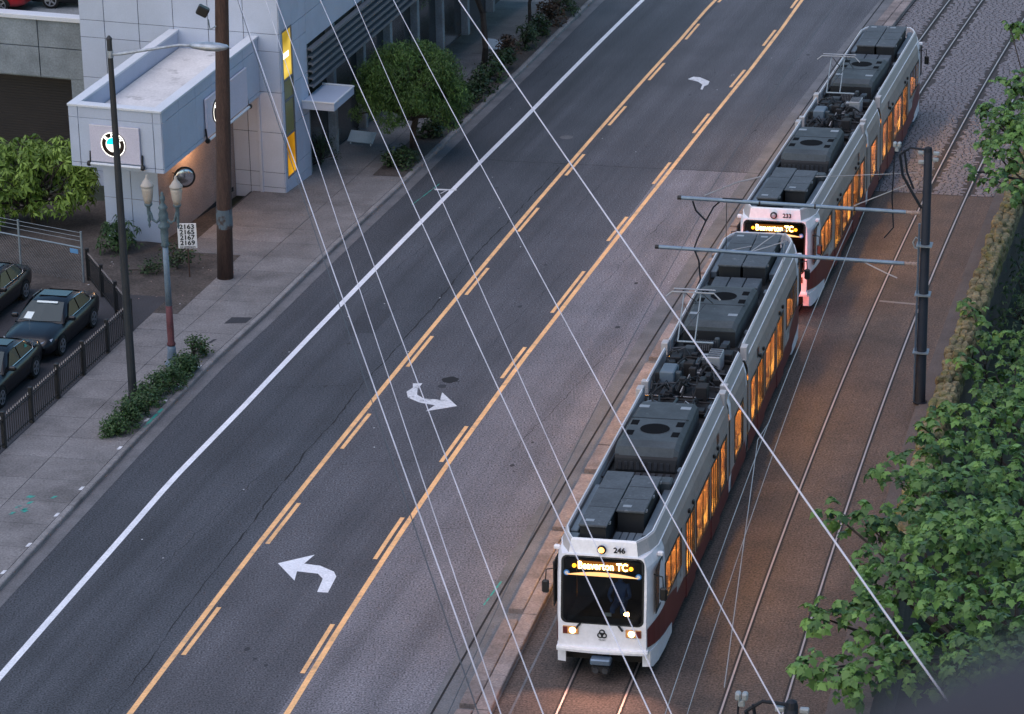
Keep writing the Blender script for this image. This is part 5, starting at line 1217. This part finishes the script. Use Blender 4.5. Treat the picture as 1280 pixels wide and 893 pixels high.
tree('leafy_shrub', (15.4, 91.5, -3.2), 'leafy green shrub climbing over the stone wall behind the catenary pole', mp2, (14.9, 91.5, -.8), .165, L_maple, MAP, 8, .12, 430)
mp3 = [(15.06, 101.97, .95, .48), (15.09, 99.78, .85, .5), (14.08, 96.67, .85, .48), (14.6, 98.3, .7, .4)]
tree('leafy_shrub', (15.6, 99.5, -3.2), 'small bright shrub hanging onto the wall top past the catenary pole', mp3, (15.2, 99.6, -.3), .17, L_maple, MAP, 9, .07, 380)
mp4 = [(16.64, 106.11, -.9, .6), (18.09, 111.68, -1.0, 1.0), (18.81, 117.79, -1.2, .8), (19.82, 122.48, -1.0, .7), (17.6, 103.5, -1.1, .9), (19.3, 108.0, -1.1, 1.0), (17.3, 106.5, -.5, .9), (18.2, 104.3, -.3, 1.0), (17.9, 108.8, -.7, .9), (17.0, 102.2, -.2, .9), (18.8, 114.2, -.8, 1.0)]
tree('ivy_shrub', (18.0, 110.0, -3.3), 'dim dark shrub down behind the stone wall', mp4, (18.2, 110.5, -2.0), .13, L_hedge, ROS, 10, .08, 420)
mp5 = [(17.05, 107.83, 4.5, .75), (17.08, 110.75, 5.0, .8), (18.18, 113.63, 5.4, .85), (16.23, 106.24, 4.2, .5), (18.84, 118.25, 6.5, .42), (15.48, 106.27, 4.4, .30), (16.93, 105.13, 4.0, .58), (16.76, 111.67, 5.2, .4), (18.61, 118.66, 6.5, .26), (16.57, 109.06, 4.6, .55), (17.58, 109.09, 5.0, .82), (18.6, 110.0, 5.2, 1.2), (19.4, 112.5, 5.6, 1.2)]
tree('maple_tree', (19.6, 109.5, -3.3), 'maple with branches reaching over the stone wall near the cobbles', mp5, (19.2, 109.6, 2.5), .165, L_maple, MAP, 12, .24, 640)

# clipped round street tree and its darker neighbours
def dome(c, R_, H_, n, rr, seed):
    g = random.Random(seed); out = []
    for _ in range(n):
        a = g.uniform(0, 6.283); q = math.sqrt(g.random()); z = g.uniform(-.55, 1); w = math.sqrt(max(0, 1 - max(0, z) ** 2.2)) * q ** .5
        out.append((c[0] + R_ * w * math.cos(a), c[1] + R_ * w * math.sin(a), c[2] + H_ * z, rr * g.uniform(.8, 1.2)))
    return out
tp = RD(39.6, -8.55)
tree('street_tree', (tp.x, tp.y, .14), 'round clipped street tree with drooping leaves by the showroom', dome((tp.x, tp.y, 2.95), 2.0, 1.3, 90, .50, 2) + [(x, y, z - .35, .34) for x, y, z, r in dome((tp.x, tp.y, 2.5), 2.25, 1.0, 50, .4, 22)], (tp.x, tp.y, 2.0), .17, L_tree, NAR, 4, .17, 1500, None, .6, .55, .55)
tp = RD(53.0, -9.3)
tree('street_tree', (tp.x, tp.y, .14), 'dark trunked street tree beyond the clipped one', dome((tp.x, tp.y, 6.4), 2.0, 1.3, 30, .6, 5), (tp.x, tp.y, 5.2), .17, L_dark, NAR, 6, .16, 300, None, .35, .6, .55)
tp = RD(59.2, -8.8)
tree('street_tree', (tp.x, tp.y, .14), 'slim dark street tree farthest along the pavement', dome((tp.x, tp.y, 4.6), 1.9, 1.1, 30, .6, 7), (tp.x, tp.y, 3.6), .17, L_dark, NAR, 7, .10, 300, None, .35, .6, .55)
tp = RD(66.5, -9.0)
tree('street_tree', (tp.x, tp.y, .14), 'dark bushy street tree at the far end of the kerb', dome((tp.x, tp.y, 3.6), 2.0, 1.2, 30, .6, 8), (tp.x, tp.y, 2.6), .17, L_dark, NAR, 9, .10, 300, None, .35, .6, .55)
tp = RD(49.5, -12.2)
tree('street_tree', (tp.x, tp.y, .14), 'dim tree against the showroom windows', dome((tp.x, tp.y, 3.4), 1.5, 1.2, 24, .5, 9), (tp.x, tp.y, 2.4), .16, L_tree, NAR, 11, .09, 320, None, .35, .6, .55)
def bush(name, pos, label, R_, H_, n, size, mat, seed, per=420, shape=OV, group=None, cr=.3, droop=.2):
    g = random.Random(seed); cl = []
    for _ in range(n):
        a = g.uniform(0, 6.283); q = math.sqrt(g.random()); z = g.random()
        cl.append((pos[0] + R_ * q * math.cos(a) * (1 - .5 * z), pos[1] + R_ * q * math.sin(a) * (1 - .5 * z), pos[2] + .12 + H_ * z, cr * g.uniform(.7, 1.2)))
    return tree(name, pos, label, cl, (pos[0], pos[1], pos[2] + H_ * .3), size, mat, shape, seed, .05, per, group, .5, droop)
def rp(s, o, z=.14): p = RD(s, o); return (p.x, p.y, z)
# low hedge strip at the kerb round the lamp posts
for i, (s, o, R_, H_) in enumerate(((6.9, -8.95, .40, .30), (7.7, -8.85, .46, .5), (8.6, -8.75, .46, .52), (9.5, -8.75, .44, .55), (10.5, -8.7, .42, .45), (11.3, -8.65, .42, .52), (12.2, -8.6, .38, .42), (12.9, -8.6, .32, .32))):
    bush('hedge_shrub', rp(s, o), 'low green hedge shrub at the kerb between the two lamp posts', R_ * 1.12, H_ * 1.05, 18, .105, L_hedge, 30 + i, 900, OV, 'hedge along the kerb', .27)
for i, (s, o) in enumerate(((13.9, -8.75), (14.5, -8.7))):
    bush('hedge_shrub', rp(s, o), 'small green hedge shrub at the kerb past the twin-globe lamp', .36, .62 - .2 * i, 11, .10, L_hedge, 44 + i, 620, OV, 'hedge past the lamp', .24)
for i, (s, o, R_, H_, c) in enumerate(((37.4, -8.6, .7, .5, 0), (38.6, -8.5, .55, .4, 0), (42.2, -8.5, .6, .55, 0), (44.0, -8.4, .6, .6, 0), (46.0, -8.55, .7, .7, 1), (47.8, -8.5, .6, .55, 0), (49.6, -8.6, .65, .8, 0), (51.5, -8.6, .7, .7, 1), (53.4, -8.6, .7, .75, 0), (55.4, -8.7, .7, .85, 2), (57.4, -8.6, .75, .9, 0), (60.0, -8.7, .7, .8, 0), (62.2, -8.7, .8, 1.0, 2), (64.4, -8.7, .8, .8, 0))):
    bush('kerb_shrub', rp(s, o), ('dark low shrub in the planting strip along the far kerb', 'grey-green low shrub in the planting strip along the far kerb', 'brownish shrub in the planting strip along the far kerb')[c], R_, H_, 14, .16, (L_dark, L_hedge, L_brown)[c], 60 + i, 420, (OV, ROS, OV)[i % 3], 'shrubs along the far kerb', .34)
bush('corner_shrub', rp(37.4, -11.7), 'dark bushy shrub by the showroom corner under the awning', .95, .8, 16, .16, L_dark, 80, 300, NAR, None, .4, .5)
bush('corner_shrub', rp(25.0, -15.4, .12), 'mid green round shrub at the foot of the entrance wall', .8, .85, 18, .18, L_hedge, 81, 420, ROS, None, .4)
bush('corner_shrub', rp(23.3, -12.6, .12), 'scrubby dark shrub beside the address sign', .85, .6, 14, .12, L_dark, 82, 300, OV, None, .36)
bush('corner_shrub', rp(22.6, -13.6, .12), 'thin low scrub behind the twin-globe lamp', .7, .35, 9, .11, L_dark, 83, 260, OV, None, .3)
g = random.Random(14); cl = []
for _ in range(60):
    a = g.uniform(0, 6.283); q = math.sqrt(g.random()); z = g.random()
    cl.append((-17.6 + 2.4 * q * math.cos(a), 116.6 + 1.6 * q * math.sin(a), .7 + 2.3 * z, .48 * g.uniform(.8, 1.2)))
tree('rhododendron', (-17.6, 116.6, .12), 'large bright green shrub behind the chain link fence', cl, (-17.6, 116.6, 1.0), .25, L_bright, ROS, 15, .10, 620)

# ------------------------------------------------------------------ bridge under the camera: parapet, deck and piers
br = empty('bridge', (0, 0, 0)); tag(br, 'high bridge with a dark stone ball finial, blurred at the corner', 'bridge')
bf = Matrix.Translation((0, 1.30, CAMZ - .95))
MB().cbox(-14, 14, -.36, 0, -.16, 0, .02, bf).build('parapet_cap', m_parap, br)
MB().box(-14, 14, -.32, -.05, -1.0, -.16, bf).build('parapet_wall', m_parap, br)
MB().box(-14, 14, -9, -.02, -1.7, -1.0, bf).build('deck', m_parap, br)
for x in (-10, 10): MB().box(x - 1, x + 1, -8, -2, -CAMZ + .6, -1.7, bf).build('pier', m_parap, br)
MB().lathe([(.10, -.24), (.16, -.215)] + [(.231 * math.cos(R(a)), .231 * math.sin(R(a))) for a in range(-60, 90, 10)] + [(.002, .231)], 28, (.266, 1.122, CAMZ - .740)).build('ball_finial', m_parap, br, True)

# ------------------------------------------------------------------ tip the laid-out street to its grade; plumb things stay plumb
for o in list(bpy.data.objects):
    if o.parent is None and o not in (cam, sun):
        mw = o.matrix_basis.copy()
        if o.get('_up') and not o.get('_slope'):
            loc = mw.translation.copy()
            if o.get('_b'): r0_ = Vector((-8.5, 120.2, 0)); loc = TILT @ r0_ + (loc - r0_)      # fixed to the showroom
            else: loc = TILT @ loc
            mw.translation = loc; o.matrix_basis = mw
        else: o.matrix_basis = TILT @ mw
    for k in ('_up', '_b', '_slope'):
        if k in o: del o[k]
sc.render.engine = 'CYCLES'
sc.cycles.use_denoising = True
